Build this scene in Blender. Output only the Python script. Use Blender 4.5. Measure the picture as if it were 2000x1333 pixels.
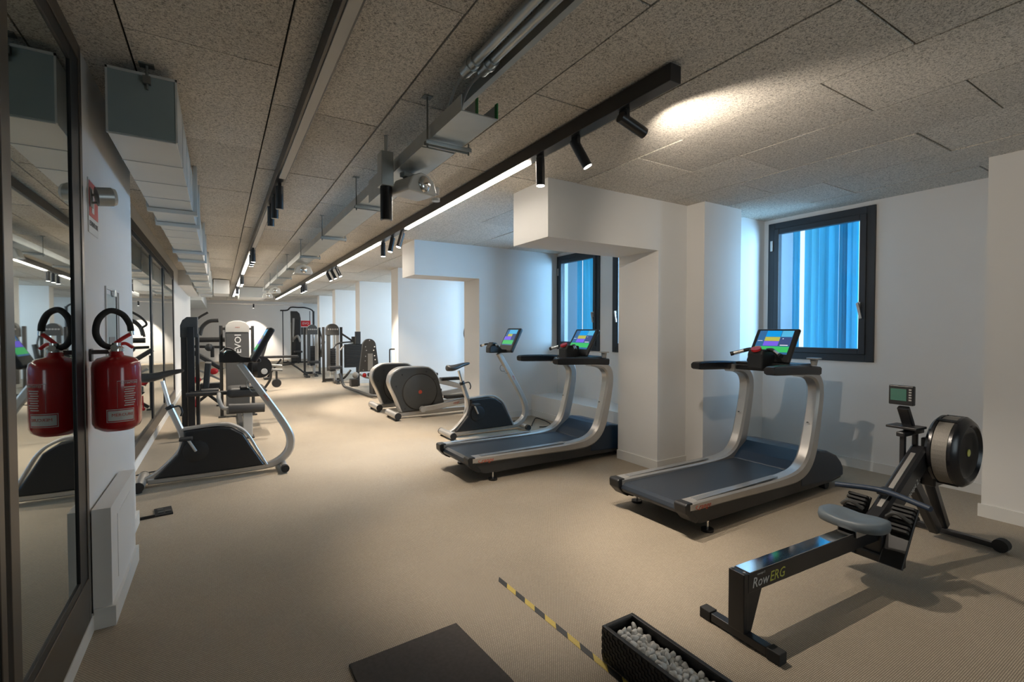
import bpy, bmesh, math, random
from mathutils import Vector, Matrix, Euler
random.seed(7)
PI = math.pi
for o in list(bpy.data.objects): bpy.data.objects.remove(o)
C = bpy.context.scene.collection
S = bpy.context.scene

# ---------------------------------------------------------------- camera, world, exposure, daylight
YAW, PITCH = 31.45, 1.32
cam_d = bpy.data.cameras.new('camera'); cam = bpy.data.objects.new('camera', cam_d); C.objects.link(cam)
cam.location = (0, 0, 1.40); cam.rotation_euler = (math.radians(90-PITCH), 0, math.radians(-YAW))
cam_d.sensor_width = 36; cam_d.lens = 933/2000*36; cam_d.clip_start = .05; cam_d.clip_end = 100
S.camera = cam
S.view_settings.view_transform = 'Standard'; S.view_settings.look = 'None'
S.view_settings.gamma = 1; S.view_settings.use_curve_mapping = False
S.view_settings.exposure = 1.12
w = bpy.data.worlds.new('sky'); S.world = w; w.use_nodes = True
w.node_tree.nodes['Background'].inputs[0].default_value = (.80, .92, 1, 1)
w.node_tree.nodes['Background'].inputs[1].default_value = .62

def area(name, loc, target, sx, sy, power, col):
    d = bpy.data.lights.new(name, 'AREA'); d.shape = 'RECTANGLE'; d.size = sx; d.size_y = sy; d.energy = power; d.color = col
    o = bpy.data.objects.new(name, d); C.objects.link(o); o.location = loc
    o.rotation_euler = (Vector(target)-Vector(loc)).to_track_quat('-Z', 'Y').to_euler(); return o
BLUE = (.34, .66, 1.0); BLUE2 = (.52, .76, 1.0)
# daylight arriving through the light wells outside each window bay
area('daylight', (6.35, 1.45, 2.1), (4.9, 3.3, 1.9), .9, 1.6, 85, BLUE)
area('daylight', (5.95, 4.35, 2.0), (4.3, 6.5, 1.9), .9, 1.6, 150, BLUE)
area('daylight', (5.9, 7.5, 2.0), (3.9, 9.6, 1.5), .9, 1.8, 55, BLUE2)
area('daylight', (5.9, 10.6, 2.0), (3.9, 12.7, 1.5), .9, 1.8, 55, BLUE2)
area('daylight', (5.9, 13.7, 2.0), (3.9, 15.8, 1.5), .9, 1.8, 55, BLUE2)
area('daylight', (5.9, 16.8, 2.0), (3.9, 18.9, 1.5), .9, 1.8, 55, BLUE2)
area('daylight', (5.9, 20.5, 2.0), (3.5, 23.9, 1.5), 1.4, 1.8, 22, BLUE2)
area('daylight', (3.2, -2.6, 1.35), (.0, 3.2, 1.6), 1.6, 1.5, 11, (.74, .88, .95))  # added cool area light inside the room, for a presumed window behind camera
WARM = (1.0, .88, .74)

# ---------------------------------------------------------------- materials
def mat(name, col, rough=.5, metal=0, noise=0, nscale=20, bump=0, bscale=200, spec=None, coat=0):
    m = bpy.data.materials.new(name); m.use_nodes = True; n = m.node_tree.nodes; l = m.node_tree.links
    b = n['Principled BSDF']; b.inputs['Base Color'].default_value = (*col, 1)
    b.inputs['Roughness'].default_value = rough; b.inputs['Metallic'].default_value = metal
    if spec is not None: b.inputs['Specular IOR Level'].default_value = spec
    if coat: b.inputs['Coat Weight'].default_value = coat
    if noise or bump:
        tc = n.new('ShaderNodeTexCoord')
    if noise:
        t = n.new('ShaderNodeTexNoise'); t.inputs['Scale'].default_value = nscale; t.inputs['Detail'].default_value = 4
        l.new(tc.outputs['Object'], t.inputs['Vector'])
        r = n.new('ShaderNodeMapRange'); r.inputs[3].default_value = 1-noise; r.inputs[4].default_value = 1+noise
        l.new(t.outputs[0], r.inputs[0])
        x = n.new('ShaderNodeVectorMath'); x.operation = 'SCALE'; x.inputs[0].default_value = col
        l.new(r.outputs[0], x.inputs['Scale']); l.new(x.outputs[0], b.inputs['Base Color'])
    if bump:
        t = n.new('ShaderNodeTexNoise'); t.inputs['Scale'].default_value = bscale; t.inputs['Detail'].default_value = 2
        l.new(tc.outputs['Object'], t.inputs['Vector'])
        bp = n.new('ShaderNodeBump'); bp.inputs['Strength'].default_value = bump; bp.inputs['Distance'].default_value = .002
        l.new(t.outputs[0], bp.inputs['Height']); l.new(bp.outputs[0], b.inputs['Normal'])
    return m
def emis(name, col, s):
    m = bpy.data.materials.new(name); m.use_nodes = True; b = m.node_tree.nodes['Principled BSDF']
    b.inputs['Base Color'].default_value = (*col, 1); b.inputs['Emission Color'].default_value = (*col, 1); b.inputs['Emission Strength'].default_value = s
    b.inputs['Roughness'].default_value = .3; return m
M = {}
M['wall'] = mat('white_paint', (.74, .725, .70), .75, noise=.03, nscale=3, bump=.08, bscale=90)
M['base'] = mat('white_baseboard', (.70, .69, .66), .5, noise=.02)
M['black'] = mat('black_plastic', (.011, .011, .012), .42, noise=.15, nscale=30, bump=.15, bscale=500)
M['gloss'] = mat('black_gloss_plastic', (.010, .010, .012), .26, noise=.1)
M['blackmetal'] = mat('black_powder_coat', (.016, .016, .018), .32, noise=.12, bump=.1, bscale=600)
M['dark'] = mat('charcoal_panel', (.028, .027, .026), .5, noise=.12, nscale=15)
M['gray'] = mat('dark_grey_plastic', (.060, .060, .059), .45, noise=.08, nscale=12)
M['midgray'] = mat('grey_plastic', (.33, .32, .30), .4, noise=.05, nscale=9)
M['silver'] = mat('brushed_silver', (.52, .50, .475), .36, .75, noise=.07, nscale=14)
M['chrome'] = mat('chrome', (.75, .75, .74), .14, 1, noise=.03); M['steelplate'] = mat('polished_steel_plate', (.62, .63, .64), .09, 1, noise=.04)
M['galv'] = mat('galvanised_steel', (.46, .49, .49), .36, .75, noise=.14, nscale=7)
M['galvw'] = mat('galvanised_duct', (.64, .66, .65), .42, .4, noise=.05, nscale=5)
M['ducend'] = mat('duct_end_plate', (.30, .37, .38), .45, .3, noise=.06, nscale=6)
M['bolt'] = mat('zinc_rod', (.22, .23, .22), .45, .8, noise=.1)
M['vinyl'] = mat('black_upholstery', (.035, .034, .034), .48, noise=.2, nscale=40, bump=.35, bscale=250)
M['rubber'] = mat('rubber', (.02, .02, .02), .75, noise=.15, bump=.3, bscale=300)
M['belt'] = mat('treadmill_belt', (.018, .024, .034), .38, noise=.12, nscale=120, bump=.2, bscale=900)  # black belt; bluish base colour stands in for the window's reflection
M['red'] = mat('red_paint', (.42, .008, .012), .18, noise=.05, coat=.5)
M['redplastic'] = mat('red_plastic', (.55, .015, .02), .35, noise=.05)
M['bronze'] = mat('bronze_metal_frame', (.12, .105, .09), .34, .7, noise=.06, nscale=8)
M['frameblack'] = mat('black_metal_frame', (.013, .014, .016), .4, noise=.1)
M['winframe'] = mat('anthracite_window_frame', (.022, .027, .034), .4, noise=.06)
M['label'] = mat('white_label', (.62, .62, .60), .5, noise=.04)
M['greytext'] = mat('grey_print', (.16, .16, .16), .5, noise=.03)
M['whitetext'] = mat('silver_print', (.62, .62, .60), .4, noise=.03)
M['yellowtext'] = mat('yellow_green_print', (.55, .56, .10), .4, noise=.03)
M['redtext'] = mat('red_print', (.55, .08, .03), .4, noise=.03)
M['green'] = mat('green_edge_strip', (.02, .20, .05), .4, noise=.05)
M['yellow'] = mat('yellow_tape', (.50, .37, .07), .5, noise=.12, nscale=30)
M['tapeblack'] = mat('black_tape', (.02, .02, .02), .5, noise=.1)
M['mat'] = mat('charcoal_mat', (.060, .052, .048), .85, noise=.3, nscale=60, bump=.4, bscale=220)
M['wicker'] = mat('black_wicker', (.016, .016, .017), .45, noise=.2, nscale=60)
M['pebble'] = mat('white_pebble', (.80, .79, .77), .6, noise=.06, nscale=40, bump=.15, bscale=80)
M['seatgrey'] = mat('slate_grey_seat', (.11, .135, .155), .45, noise=.06, bump=.2, bscale=300)
M['bluegrip'] = mat('navy_grip', (.018, .032, .06), .5, noise=.1, bump=.2, bscale=400)
M['perf'] = mat('perforated_steel', (.20, .185, .165), .6, .35, noise=.3, nscale=160)
M['clear'] = mat('clear_polycarbonate', (.60, .60, .57), .18, noise=.03)
M['orange'] = mat('orange_red_print', (.30, .04, .02), .5, noise=.04)
M['hood'] = mat('black_plastic_blue_sheen', (.008, .022, .046), .34, noise=.1)  # black hood; blue sheen of the reflected window is mixed into the base colour
M['outwall'] = mat('outside_render', (.16, .20, .23), .85, noise=.08, nscale=12)
M['tread'] = mat('smooth_foot_rail', (.42, .43, .44), .24, .8, noise=.04)
M['ellip'] = mat('charcoal_cover', (.036, .036, .034), .42, noise=.08, nscale=12)
M['slot'] = mat('dark_gap', (.02, .018, .015), .9, noise=.1)
M['led'] = emis('led_diffuser_lit', (1.0, .90, .77), 18)
M['ledoff'] = mat('led_diffuser_unlit', (.55, .52, .47), .5, noise=.03)
M['lens'] = emis('spotlight_lens_lit', (1.0, .92, .82), 14)
M['lcd'] = mat('green_grey_lcd', (.05, .13, .10), .25, noise=.05)

def mirror_mat():
    m = bpy.data.materials.new('mirror_glass'); m.use_nodes = True; n = m.node_tree.nodes; l = m.node_tree.links
    b = n['Principled BSDF']; b.inputs['Base Color'].default_value = (.50, .55, .54, 1); b.inputs['Metallic'].default_value = 1; b.inputs['Roughness'].default_value = .015
    t = n.new('ShaderNodeTexNoise'); t.inputs['Scale'].default_value = 1.2
    r = n.new('ShaderNodeMapRange'); r.inputs[3].default_value = .008; r.inputs[4].default_value = .03
    l.new(t.outputs[0], r.inputs[0]); l.new(r.outputs[0], b.inputs['Roughness']); return m
M['mirror'] = mirror_mat()
def glass_mat():
    m = bpy.data.materials.new('window_glass'); m.use_nodes = True; n = m.node_tree.nodes; l = m.node_tree.links
    n.remove(n['Principled BSDF']); out = n['Material Output']
    lw = n.new('ShaderNodeLayerWeight'); pw = n.new('ShaderNodeMath'); pw.operation = 'POWER'; pw.inputs[1].default_value = 4; l.new(lw.outputs['Facing'], pw.inputs[0])
    f = n.new('ShaderNodeMapRange'); f.inputs[3].default_value = .035; f.inputs[4].default_value = .7; l.new(pw.outputs[0], f.inputs[0])
    t = n.new('ShaderNodeBsdfTransparent'); t.inputs[0].default_value = (.92, .96, .98, 1)
    g = n.new('ShaderNodeBsdfGlossy'); g.inputs['Roughness'].default_value = .02
    x = n.new('ShaderNodeMixShader'); l.new(f.outputs[0], x.inputs[0]); l.new(t.outputs[0], x.inputs[1]); l.new(g.outputs[0], x.inputs[2]); l.new(x.outputs[0], out.inputs[0])
    return m
M['glass'] = glass_mat()
def slat_mat(name, col):
    m = bpy.data.materials.new(name); m.use_nodes = True; n = m.node_tree.nodes; l = m.node_tree.links
    n.remove(n['Principled BSDF']); out = n['Material Output']
    d = n.new('ShaderNodeBsdfDiffuse'); t = n.new('ShaderNodeBsdfTranslucent'); x = n.new('ShaderNodeMixShader'); x.inputs[0].default_value = .6
    tc = n.new('ShaderNodeTexCoord'); mp = n.new('ShaderNodeMapping'); mp.inputs['Scale'].default_value = (9, 9, .4)
    no = n.new('ShaderNodeTexNoise'); no.inputs['Scale'].default_value = 1.5; l.new(tc.outputs['Object'], mp.inputs[0]); l.new(mp.outputs[0], no.inputs['Vector'])
    r = n.new('ShaderNodeMapRange'); r.inputs[3].default_value = .75; r.inputs[4].default_value = 1.25; l.new(no.outputs[0], r.inputs[0])
    v = n.new('ShaderNodeVectorMath'); v.operation = 'SCALE'; v.inputs[0].default_value = col; l.new(r.outputs[0], v.inputs['Scale'])
    l.new(v.outputs[0], d.inputs[0]); l.new(v.outputs[0], t.inputs[0]); l.new(d.outputs[0], x.inputs[1]); l.new(t.outputs[0], x.inputs[2]); l.new(x.outputs[0], out.inputs[0]); return m
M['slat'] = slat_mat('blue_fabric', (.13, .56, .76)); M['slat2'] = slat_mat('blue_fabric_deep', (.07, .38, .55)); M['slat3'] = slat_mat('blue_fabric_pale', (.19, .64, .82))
def floor_mat():
    m = mat('woven_vinyl_floor', (.42, .33, .24), .62); n = m.node_tree.nodes; l = m.node_tree.links; b = n['Principled BSDF']
    tc = n.new('ShaderNodeTexCoord'); mp = n.new('ShaderNodeMapping'); mp.inputs['Rotation'].default_value = (0, 0, math.radians(0)); l.new(tc.outputs['Object'], mp.inputs[0])
    ck = n.new('ShaderNodeTexBrick'); ck.offset = .5; ck.inputs['Scale'].default_value = 60; ck.inputs['Mortar Size'].default_value = .12; ck.inputs['Mortar Smooth'].default_value = .6
    ck.inputs['Brick Width'].default_value = .62; ck.inputs['Row Height'].default_value = .42
    ck.inputs['Color1'].default_value = (.57, .48, .365, 1); ck.inputs['Color2'].default_value = (.48, .40, .30, 1); ck.inputs['Mortar'].default_value = (.19, .155, .115, 1)
    l.new(mp.outputs[0], ck.inputs['Vector'])
    no = n.new('ShaderNodeTexNoise'); no.inputs['Scale'].default_value = 1.7; no.inputs['Detail'].default_value = 5; l.new(tc.outputs['Object'], no.inputs['Vector'])
    r = n.new('ShaderNodeMapRange'); r.inputs[3].default_value = .86; r.inputs[4].default_value = 1.14; l.new(no.outputs[0], r.inputs[0])
    v = n.new('ShaderNodeVectorMath'); v.operation = 'SCALE'; l.new(ck.outputs['Color'], v.inputs[0]); l.new(r.outputs[0], v.inputs['Scale']); l.new(v.outputs[0], b.inputs['Base Color'])
    bp = n.new('ShaderNodeBump'); bp.inputs['Strength'].default_value = .5; bp.inputs['Distance'].default_value = .0015; bp.invert = True
    l.new(ck.outputs['Fac'], bp.inputs['Height']); l.new(bp.outputs[0], b.inputs['Normal']); return m
M['floor'] = floor_mat()
def panel_mat():
    m = mat('wood_wool_panel', (.3, .27, .23), .9); n = m.node_tree.nodes; l = m.node_tree.links; b = n['Principled BSDF']
    g = n.new('ShaderNodeNewGeometry')
    no = n.new('ShaderNodeTexNoise'); no.inputs['Scale'].default_value = 95; no.inputs['Detail'].default_value = 5; no.inputs['Roughness'].default_value = .75; no.inputs['Distortion'].default_value = 1.2; l.new(g.outputs['Position'], no.inputs['Vector'])
    cr = n.new('ShaderNodeValToRGB'); e = cr.color_ramp.elements; e[0].position = .38; e[0].color = (.22, .20, .17, 1); e[1].position = .54; e[1].color = (.76, .705, .625, 1); l.new(no.outputs[0], cr.inputs[0])
    n2 = n.new('ShaderNodeTexNoise'); n2.inputs['Scale'].default_value = 2.2; n2.inputs['Detail'].default_value = 3; l.new(g.outputs['Position'], n2.inputs['Vector'])
    oi = n.new('ShaderNodeObjectInfo'); ad = n.new('ShaderNodeMath'); ad.operation = 'ADD'; l.new(n2.outputs[0], ad.inputs[0]); l.new(oi.outputs['Random'], ad.inputs[1])
    r = n.new('ShaderNodeMapRange'); r.inputs[1].default_value = .3; r.inputs[2].default_value = 1.6; r.inputs[3].default_value = .88; r.inputs[4].default_value = 1.1; l.new(ad.outputs[0], r.inputs[0])
    v = n.new('ShaderNodeVectorMath'); v.operation = 'SCALE'; l.new(cr.outputs[0], v.inputs[0]); l.new(r.outputs[0], v.inputs['Scale']); l.new(v.outputs[0], b.inputs['Base Color'])
    bp = n.new('ShaderNodeBump'); bp.inputs['Strength'].default_value = .7; bp.inputs['Distance'].default_value = .003; l.new(no.outputs[0], bp.inputs['Height']); l.new(bp.outputs[0], b.inputs['Normal']); return m
M['panel'] = panel_mat()

# ---------------------------------------------------------------- mesh helpers
class MB:
    def __init__(s): s.v = []; s.f = []; s.mi = []; s.cur = 0
    def add(s, vs, fs):
        k = len(s.v); s.v += [tuple(v) for v in vs]; s.f += [tuple(i+k for i in f) for f in fs]; s.mi += [s.cur]*len(fs); return s
    def box(s, x0, x1, y0, y1, z0, z1, mtx=None):
        vs = [(x, y, z) for z in (z0, z1) for y in (y0, y1) for x in (x0, x1)]
        if mtx is not None: vs = [mtx @ Vector(v) for v in vs]
        return s.add(vs, [(0, 2, 3, 1), (4, 5, 7, 6), (0, 1, 5, 4), (2, 6, 7, 3), (0, 4, 6, 2), (1, 3, 7, 5)])
    def prism(s, prof, y0, y1, axis='y'):       # prof: (x,z) polygon extruded along y (or (y,z) along x, (x,y) along z)
        n = len(prof)
        def P(a, b, t): return {'y': (a, t, b), 'x': (t, a, b), 'z': (a, b, t)}[axis]
        vs = [P(a, b, y0) for a, b in prof]+[P(a, b, y1) for a, b in prof]
        return s.add(vs, [tuple(range(n))[::-1], tuple(range(n, 2*n))]+[(i, (i+1) % n, n+(i+1) % n, n+i) for i in range(n)])
    def cyl(s, p0, p1, r0, r1=None, n=16):
        r1 = r0 if r1 is None else r1; p0, p1 = Vector(p0), Vector(p1); d = (p1-p0).normalized()
        a = d.orthogonal().normalized(); b = d.cross(a); vs = []
        for p, r in ((p0, r0), (p1, r1)): vs += [p+(a*math.cos(2*PI*i/n)+b*math.sin(2*PI*i/n))*r for i in range(n)]
        return s.add(vs, [tuple(range(n))[::-1], tuple(range(n, 2*n))]+[(i, (i+1) % n, n+(i+1) % n, n+i) for i in range(n)])
    def lathe(s, prof, n=24, mtx=None):          # prof (r,z) about z
        vs = []; fs = []
        for r, z in prof: vs += [Vector((r*math.cos(2*PI*i/n), r*math.sin(2*PI*i/n), z)) for i in range(n)]
        m_ = len(prof)
        for j in range(m_-1): fs += [(j*n+i, j*n+(i+1) % n, (j+1)*n+(i+1) % n, (j+1)*n+i) for i in range(n)]
        fs += [tuple(range(n))[::-1], tuple(range((m_-1)*n, m_*n))]
        if mtx is not None: vs = [mtx @ v for v in vs]
        return s.add(vs, fs)
    def tube(s, pts, r, n=10, closed=False, sub=0):
        pts = [Vector(p) for p in pts]
        if sub: pts = smooth(pts, sub, closed)
        N = len(pts); rs = r if isinstance(r, (list, tuple)) else [r]*N
        if len(rs) != N: rs = [rs[min(int(i*len(rs)/N), len(rs)-1)] for i in range(N)]
        nrm = None; vs = []
        for i, p in enumerate(pts):
            t = (pts[(i+1) % N]-pts[i-1]) if closed or 0 < i < N-1 else (pts[1]-pts[0] if i == 0 else pts[-1]-pts[-2]); t.normalize()
            nrm = t.orthogonal().normalized() if nrm is None else (nrm-t*nrm.dot(t)).normalized()
            b = t.cross(nrm); vs += [p+(nrm*math.cos(2*PI*k/n)+b*math.sin(2*PI*k/n))*rs[i] for k in range(n)]
        fs = []
        for j in range(N if closed else N-1):
            q = (j+1) % N; fs += [(j*n+k, j*n+(k+1) % n, q*n+(k+1) % n, q*n+k) for k in range(n)]
        if not closed: fs += [tuple(range(n))[::-1], tuple(range((N-1)*n, N*n))]
        return s.add(vs, fs)
    def bar(s, path, wy, th, y=0, sub=0):         # path (x,z) in a vertical plane; section wy along y, th (or list) across
        pts = [Vector((a, 0, b)) for a, b in path]; ths = th if isinstance(th, (list, tuple)) else [th]*len(pts)
        if sub:
            q = [Vector((p.x, ths[i], p.z)) for i, p in enumerate(pts)]; q = smooth(q, sub); ths = [v.y for v in q]; pts = [Vector((v.x, 0, v.z)) for v in q]
        N = len(pts); vs = []
        for i, p in enumerate(pts):
            t = pts[min(i+1, N-1)]-pts[max(i-1, 0)]; t.normalize(); u = Vector((-t.z, 0, t.x)); h = ths[i]/2; c = min(h, wy/2)*.35
            for dy, du in ((-wy/2+c, -h), (wy/2-c, -h), (wy/2, -h+c), (wy/2, h-c), (wy/2-c, h), (-wy/2+c, h), (-wy/2, h-c), (-wy/2, -h+c)):
                vs.append(p+u*du+Vector((0, y+dy, 0)))
        fs = [(j*8+k, (j+1)*8+k, (j+1)*8+(k+1) % 8, j*8+(k+1) % 8) for j in range(N-1) for k in range(8)]
        fs += [tuple(range(8)), tuple(range((N-1)*8, N*8))[::-1]]
        return s.add(vs, fs)
    def sph(s, c, r, n=12, sc=(1, 1, 1)):
        c = Vector(c); prof = [(max(r*math.sin(PI*j/(n//2)), 1e-4), -r*math.cos(PI*j/(n//2))) for j in range(n//2+1)]
        return s.lathe(prof, n, Matrix.Translation(c) @ Matrix.Diagonal((*sc, 1)))
    def build(s, name, m, parent=None, bevel=0, smooth_=False, kind=None, seg=2):
        me = bpy.data.meshes.new(name); me.from_pydata(s.v, [], s.f)
        ms = m if isinstance(m, (list, tuple)) else [m]
        for x in ms: me.materials.append(M[x] if isinstance(x, str) else x)
        me.polygons.foreach_set('material_index', s.mi)
        bm = bmesh.new(); bm.from_mesh(me); bmesh.ops.recalc_face_normals(bm, faces=bm.faces)
        if smooth_:
            for f in bm.faces: f.smooth = True
            for e in bm.edges:
                if len(e.link_faces) == 2 and e.calc_face_angle(0) > .7: e.smooth = False
        bm.to_mesh(me); bm.free()
        o = bpy.data.objects.new(name, me); C.objects.link(o)
        if parent: o.parent = parent
        if bevel:
            b = o.modifiers.new('bevel', 'BEVEL'); b.width = bevel; b.segments = seg; b.limit_method = 'ANGLE'; b.angle_limit = .6
        if kind: o['kind'] = kind
        return o
def smooth(pts, k, closed=False):
    out = []; N = len(pts)
    for i in range(N if closed else N-1):
        p0 = pts[(i-1) % N] if closed or i else pts[0]*2-pts[1]; p1 = pts[i]; p2 = pts[(i+1) % N]; p3 = pts[(i+2) % N] if closed or i+2 < N else p2*2-p1
        for j in range(k):
            t = j/k; out.append(.5*((2*p1)+(p2-p0)*t+(2*p0-5*p1+4*p2-p3)*t*t+(3*p1-p0-3*p2+p3)*t**3))
    if not closed: out.append(pts[-1])
    return out
def bx(name, a, m, parent=None, bevel=0, kind=None): return MB().box(*a).build(name, m, parent, bevel, kind=kind)
def cy(name, p0, p1, r, m, parent=None, r1=None, n=16): return MB().cyl(p0, p1, r, r1, n).build(name, m, parent, smooth_=True)
def tb(name, pts, r, m, parent=None, sub=6, n=10, closed=False): return MB().tube(pts, r, n, closed, sub).build(name, m, parent, smooth_=True)
def thing(name, label, cat, loc=(0, 0, 0), rz=0, group=None):
    o = bpy.data.objects.new(name, None); C.objects.link(o); o.empty_display_size = .1
    o.location = loc; o.rotation_euler = (0, 0, math.radians(rz)); o['label'] = label; o['category'] = cat
    if group: o['group'] = group
    return o
def tag(o, label, cat, group=None):
    o['label'] = label; o['category'] = cat
    if group: o['group'] = group
    return o
def st(name, a, m='wall', parent=None, bevel=0):
    o = bx(name, a, m, parent, bevel)
    if not parent: o['kind'] = 'structure'
    return o
def dup(root, loc, rz, label, rename=None):
    def cp(o, par):
        c = o.copy(); C.objects.link(c); c.parent = par
        for ch in [x for x in bpy.data.objects if x.parent == o]: cp(ch, c)
        return c
    r = cp(root, None); r.location = loc; r.rotation_euler = (0, 0, math.radians(rz)); r['label'] = label; return r
def text(s, size, m, parent, mtx, name='lettering', ital=0, sx=1, center=True):
    cu = bpy.data.curves.new('t', 'FONT'); cu.body = s; cu.size = size; cu.extrude = .0006; cu.shear = ital; cu.resolution_u = 2
    if center: cu.align_x = 'CENTER'; cu.align_y = 'CENTER'
    to = bpy.data.objects.new('t', cu); C.objects.link(to); dg = bpy.context.evaluated_depsgraph_get(); dg.update()
    me = bpy.data.meshes.new_from_object(to.evaluated_get(dg)); bpy.data.objects.remove(to); me.materials.clear(); me.materials.append(M[m])
    o = bpy.data.objects.new(name, me); C.objects.link(o); o.parent = parent
    o.matrix_local = mtx @ Matrix.Diagonal((sx, 1, 1, 1)); return o
def frame_mtx(loc, xd, yd):
    x = Vector(xd).normalized(); z = x.cross(Vector(yd)).normalized(); y = z.cross(x)
    return Matrix.Translation(Vector(loc)) @ Matrix((x, y, z)).transposed().to_4x4()

# ---------------------------------------------------------------- setting
H = 2.68
fl = st('floor', (-2.2, 7.6, -3, 26, -.1, 0), 'floor')
ceil = st('ceiling', (-2.2, 5.75, -3, 26, H+.012, H+.2), 'slot')
# ceiling panels
pm = MB().box(-.2955, .2955, -.6230, .6230, 0, .03).build('ceiling_panel', 'panel', ceil).data
bpy.data.objects.remove([o for o in ceil.children][0])
phase = {0: 3.03, 1: 2.60, 2: 3.03, 3: 2.60, 4: 2.16, 5: 2.16, 6: 2.555, 7: 2.15, 8: 2.555, 9: 2.15, 10: 2.555}
for k in range(11):
    x = -.936+.6*k+.3
    y0 = phase[k] - 1.255*4
    for j in range(24):
        y = y0+1.255*j+.6275
        if y < -1.6 or y > 25.2: continue
        o = bpy.data.objects.new('ceiling_panel', pm); C.objects.link(o); o.parent = ceil; o.location = (x, y, H-random.uniform(0, .006)); o.rotation_euler = (random.uniform(-.0015, .0015), random.uniform(-.003, .003), 0)
# left walls
st('wall_left', (-.70, -.53, -3, 4.32, 0, H+.02))
st('trim_1', (-.52, -.45, 2.90, 3.63, 0, .56))
st('wall_left', (-1.2, -.74, 4.32, 17.2, 0, H+.02))
st('wall_left', (-2.1, -1.25, 17.2, 25.2, 0, H+.02))
st('wall_back', (-1.3, 3.5, 25, 25.2, 0, H+.02))
st('wall_back', (3.5, 7.5, 25, 25.2, 0, H+.02))
st('baseboard_left', (-.53, -.515, -1, 2.9, 0, .075), 'base')
st('baseboard_left', (-.45, -.435, 2.90, 3.64, 0, .095), 'base')
st('baseboard_left', (-.515, -.435, 2.885, 2.90, 0, .095), 'base')
st('baseboard_left', (-.53, -.512, 3.63, 4.335, 0, .095), 'base')
st('baseboard_left', (-.74, -.725, 4.335, 17.2, 0, .095), 'base')
st('baseboard_back', (-1.25, 3.1, 24.985, 25, 0, .095), 'base')
st('wall_rear', (-.7, 6, -3.1, -2.9, 0, H+.02))
# right side: near pillar, window wall with opening, piers with beams
st('wall_right', (4.87, 5.8, -3, 1.2, 0, H+.02))
st('baseboard_right', (4.855, 4.87, -3, 1.215, 0, .095), 'base')
def window_wall(x, y0, y1, holes, zb, zt):
    m = MB(); ys = y0
    for a, b in holes:
        m.box(x, x+.12, ys, a, 0, H+.02); m.box(x, x+.12, a, b, 0, zb); m.box(x, x+.12, a, b, zt, H+.02); ys = b
    m.box(x, x+.12, ys, y1, 0, H+.02)
    o = m.build('wall_right', 'wall'); o['kind'] = 'structure'; return o
window_wall(5.5, 1.2, 3.28, [(2.15, 3.22)], 1.08, 2.63)
st('baseboard_right', (5.485, 5.5, 1.2, 3.28, 0, .095), 'base')
st('baseboard_right', (4.72, 5.485, 3.265, 3.28, 0, .095), 'base')
def pier(name, x0, x1, y, d=.55, beam=True, xb=2.36, zb=2.185, ext=None):
    m = MB().box(x0, x1, y, y+d, 0, H+.02)
    o = m.build(name, 'wall'); o['kind'] = 'structure'
    if beam: st('trim_2', (xb, x0, y, y+d, zb, H+.02))
    st('baseboard_right', (x0-.015, x0, y-.015, y+d, 0, .095), 'base')
    st('baseboard_right', (x0, x1, y-.015, y, 0, .095), 'base')
pier('wall_right', 3.70, 4.12, 3.28)
st('wall_right', (4.12, 4.72, 3.07, 3.28, 0, H+.02))
st('wall_right', (4.12, 5.8, 3.28, 3.83, 0, H+.02))
st('baseboard_right', (4.105, 4.72, 3.055, 3.07, 0, .095), 'base')
window_wall(4.88, 3.83, 6.5, [(4.08, 5.16), (5.44, 6.5)], 1.08, 2.63)
st('trim_3', (4.35, 4.88, 3.83, 6.5, 0, .34))
st('baseboard_right', (4.335, 4.35, 3.83, 6.5, 0, .095), 'base')
pier('wall_right', 3.39, 5.1, 6.5, .53)
for y in (9.6, 12.75, 15.85, 18.9):
    pier('wall_right', 3.13 if y < 18 else 3.17, 5.1, y, .45, beam=False)
for a, b in ((7.03, 9.6), (10.05, 12.75), (13.2, 15.85), (16.3, 18.9), (19.35, 25)):
    window_wall(4.88, a, b, [(a+.35, b-.45)], .7, 2.5)

# windows
def window(n, x, y0, y1, z0, z1, hy=None, hinge=True):
    w_ = MB()
    t = .075
    for a in ((y0, y0+t, z0, z1), (y1-t, y1, z0, z1), (y0+t, y1-t, z0, z0+t+.01), (y0+t, y1-t, z1-t, z1)): w_.box(x-.02, x+.09, a[0], a[1], a[2], a[3])
    o = w_.build('window_%d' % n, 'winframe', bevel=.004); o['kind'] = 'structure'
    s_ = MB(); i = t-.004; q = .06
    for a in ((y0+i, y0+i+q, z0+i, z1-i), (y1-i-q, y1-i, z0+i, z1-i), (y0+i+q, y1-i-q, z0+i, z0+i+q), (y0+i+q, y1-i-q, z1-i-q, z1-i)): s_.box(x-.035, x+.03, a[0], a[1], a[2], a[3])
    s_.build('sash', 'winframe', o, .006)
    bx('pane', (x-.004, x+.006, y0+i+q, y1-i-q, z0+i+q, z1-i-q), 'glass', o)
    if hy:
        h_ = MB(); h_.box(x-.045, x-.035, hy-.014, hy+.014, z0+.52, z0+.60); h_.box(x-.065, x-.045, hy-.01, hy+.01, z0+.565, z0+.585)
        m_ = Matrix.Translation((x-.07, hy, z0+.58)) @ Matrix.Rotation(math.radians(-12), 4, 'X')
        h_.box(-.008, .008, -.012, .012, -.15, .01, m_); h_.build('handle', 'silver', o, .003)
    if hinge: bx('hinge', (x-.034, x-.02, y1-.06, y1-.03, z1-.32, z1-.2), 'silver', o, .003)
    return o
window(1, 5.5, 2.15, 3.22, 1.08, 2.63, hy=2.275)
window(2, 4.88, 5.44, 6.5, 1.08, 2.63, hy=5.56)
window(3, 4.88, 4.08, 5.16, 1.08, 2.63, hy=5.06, hinge=False)
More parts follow.
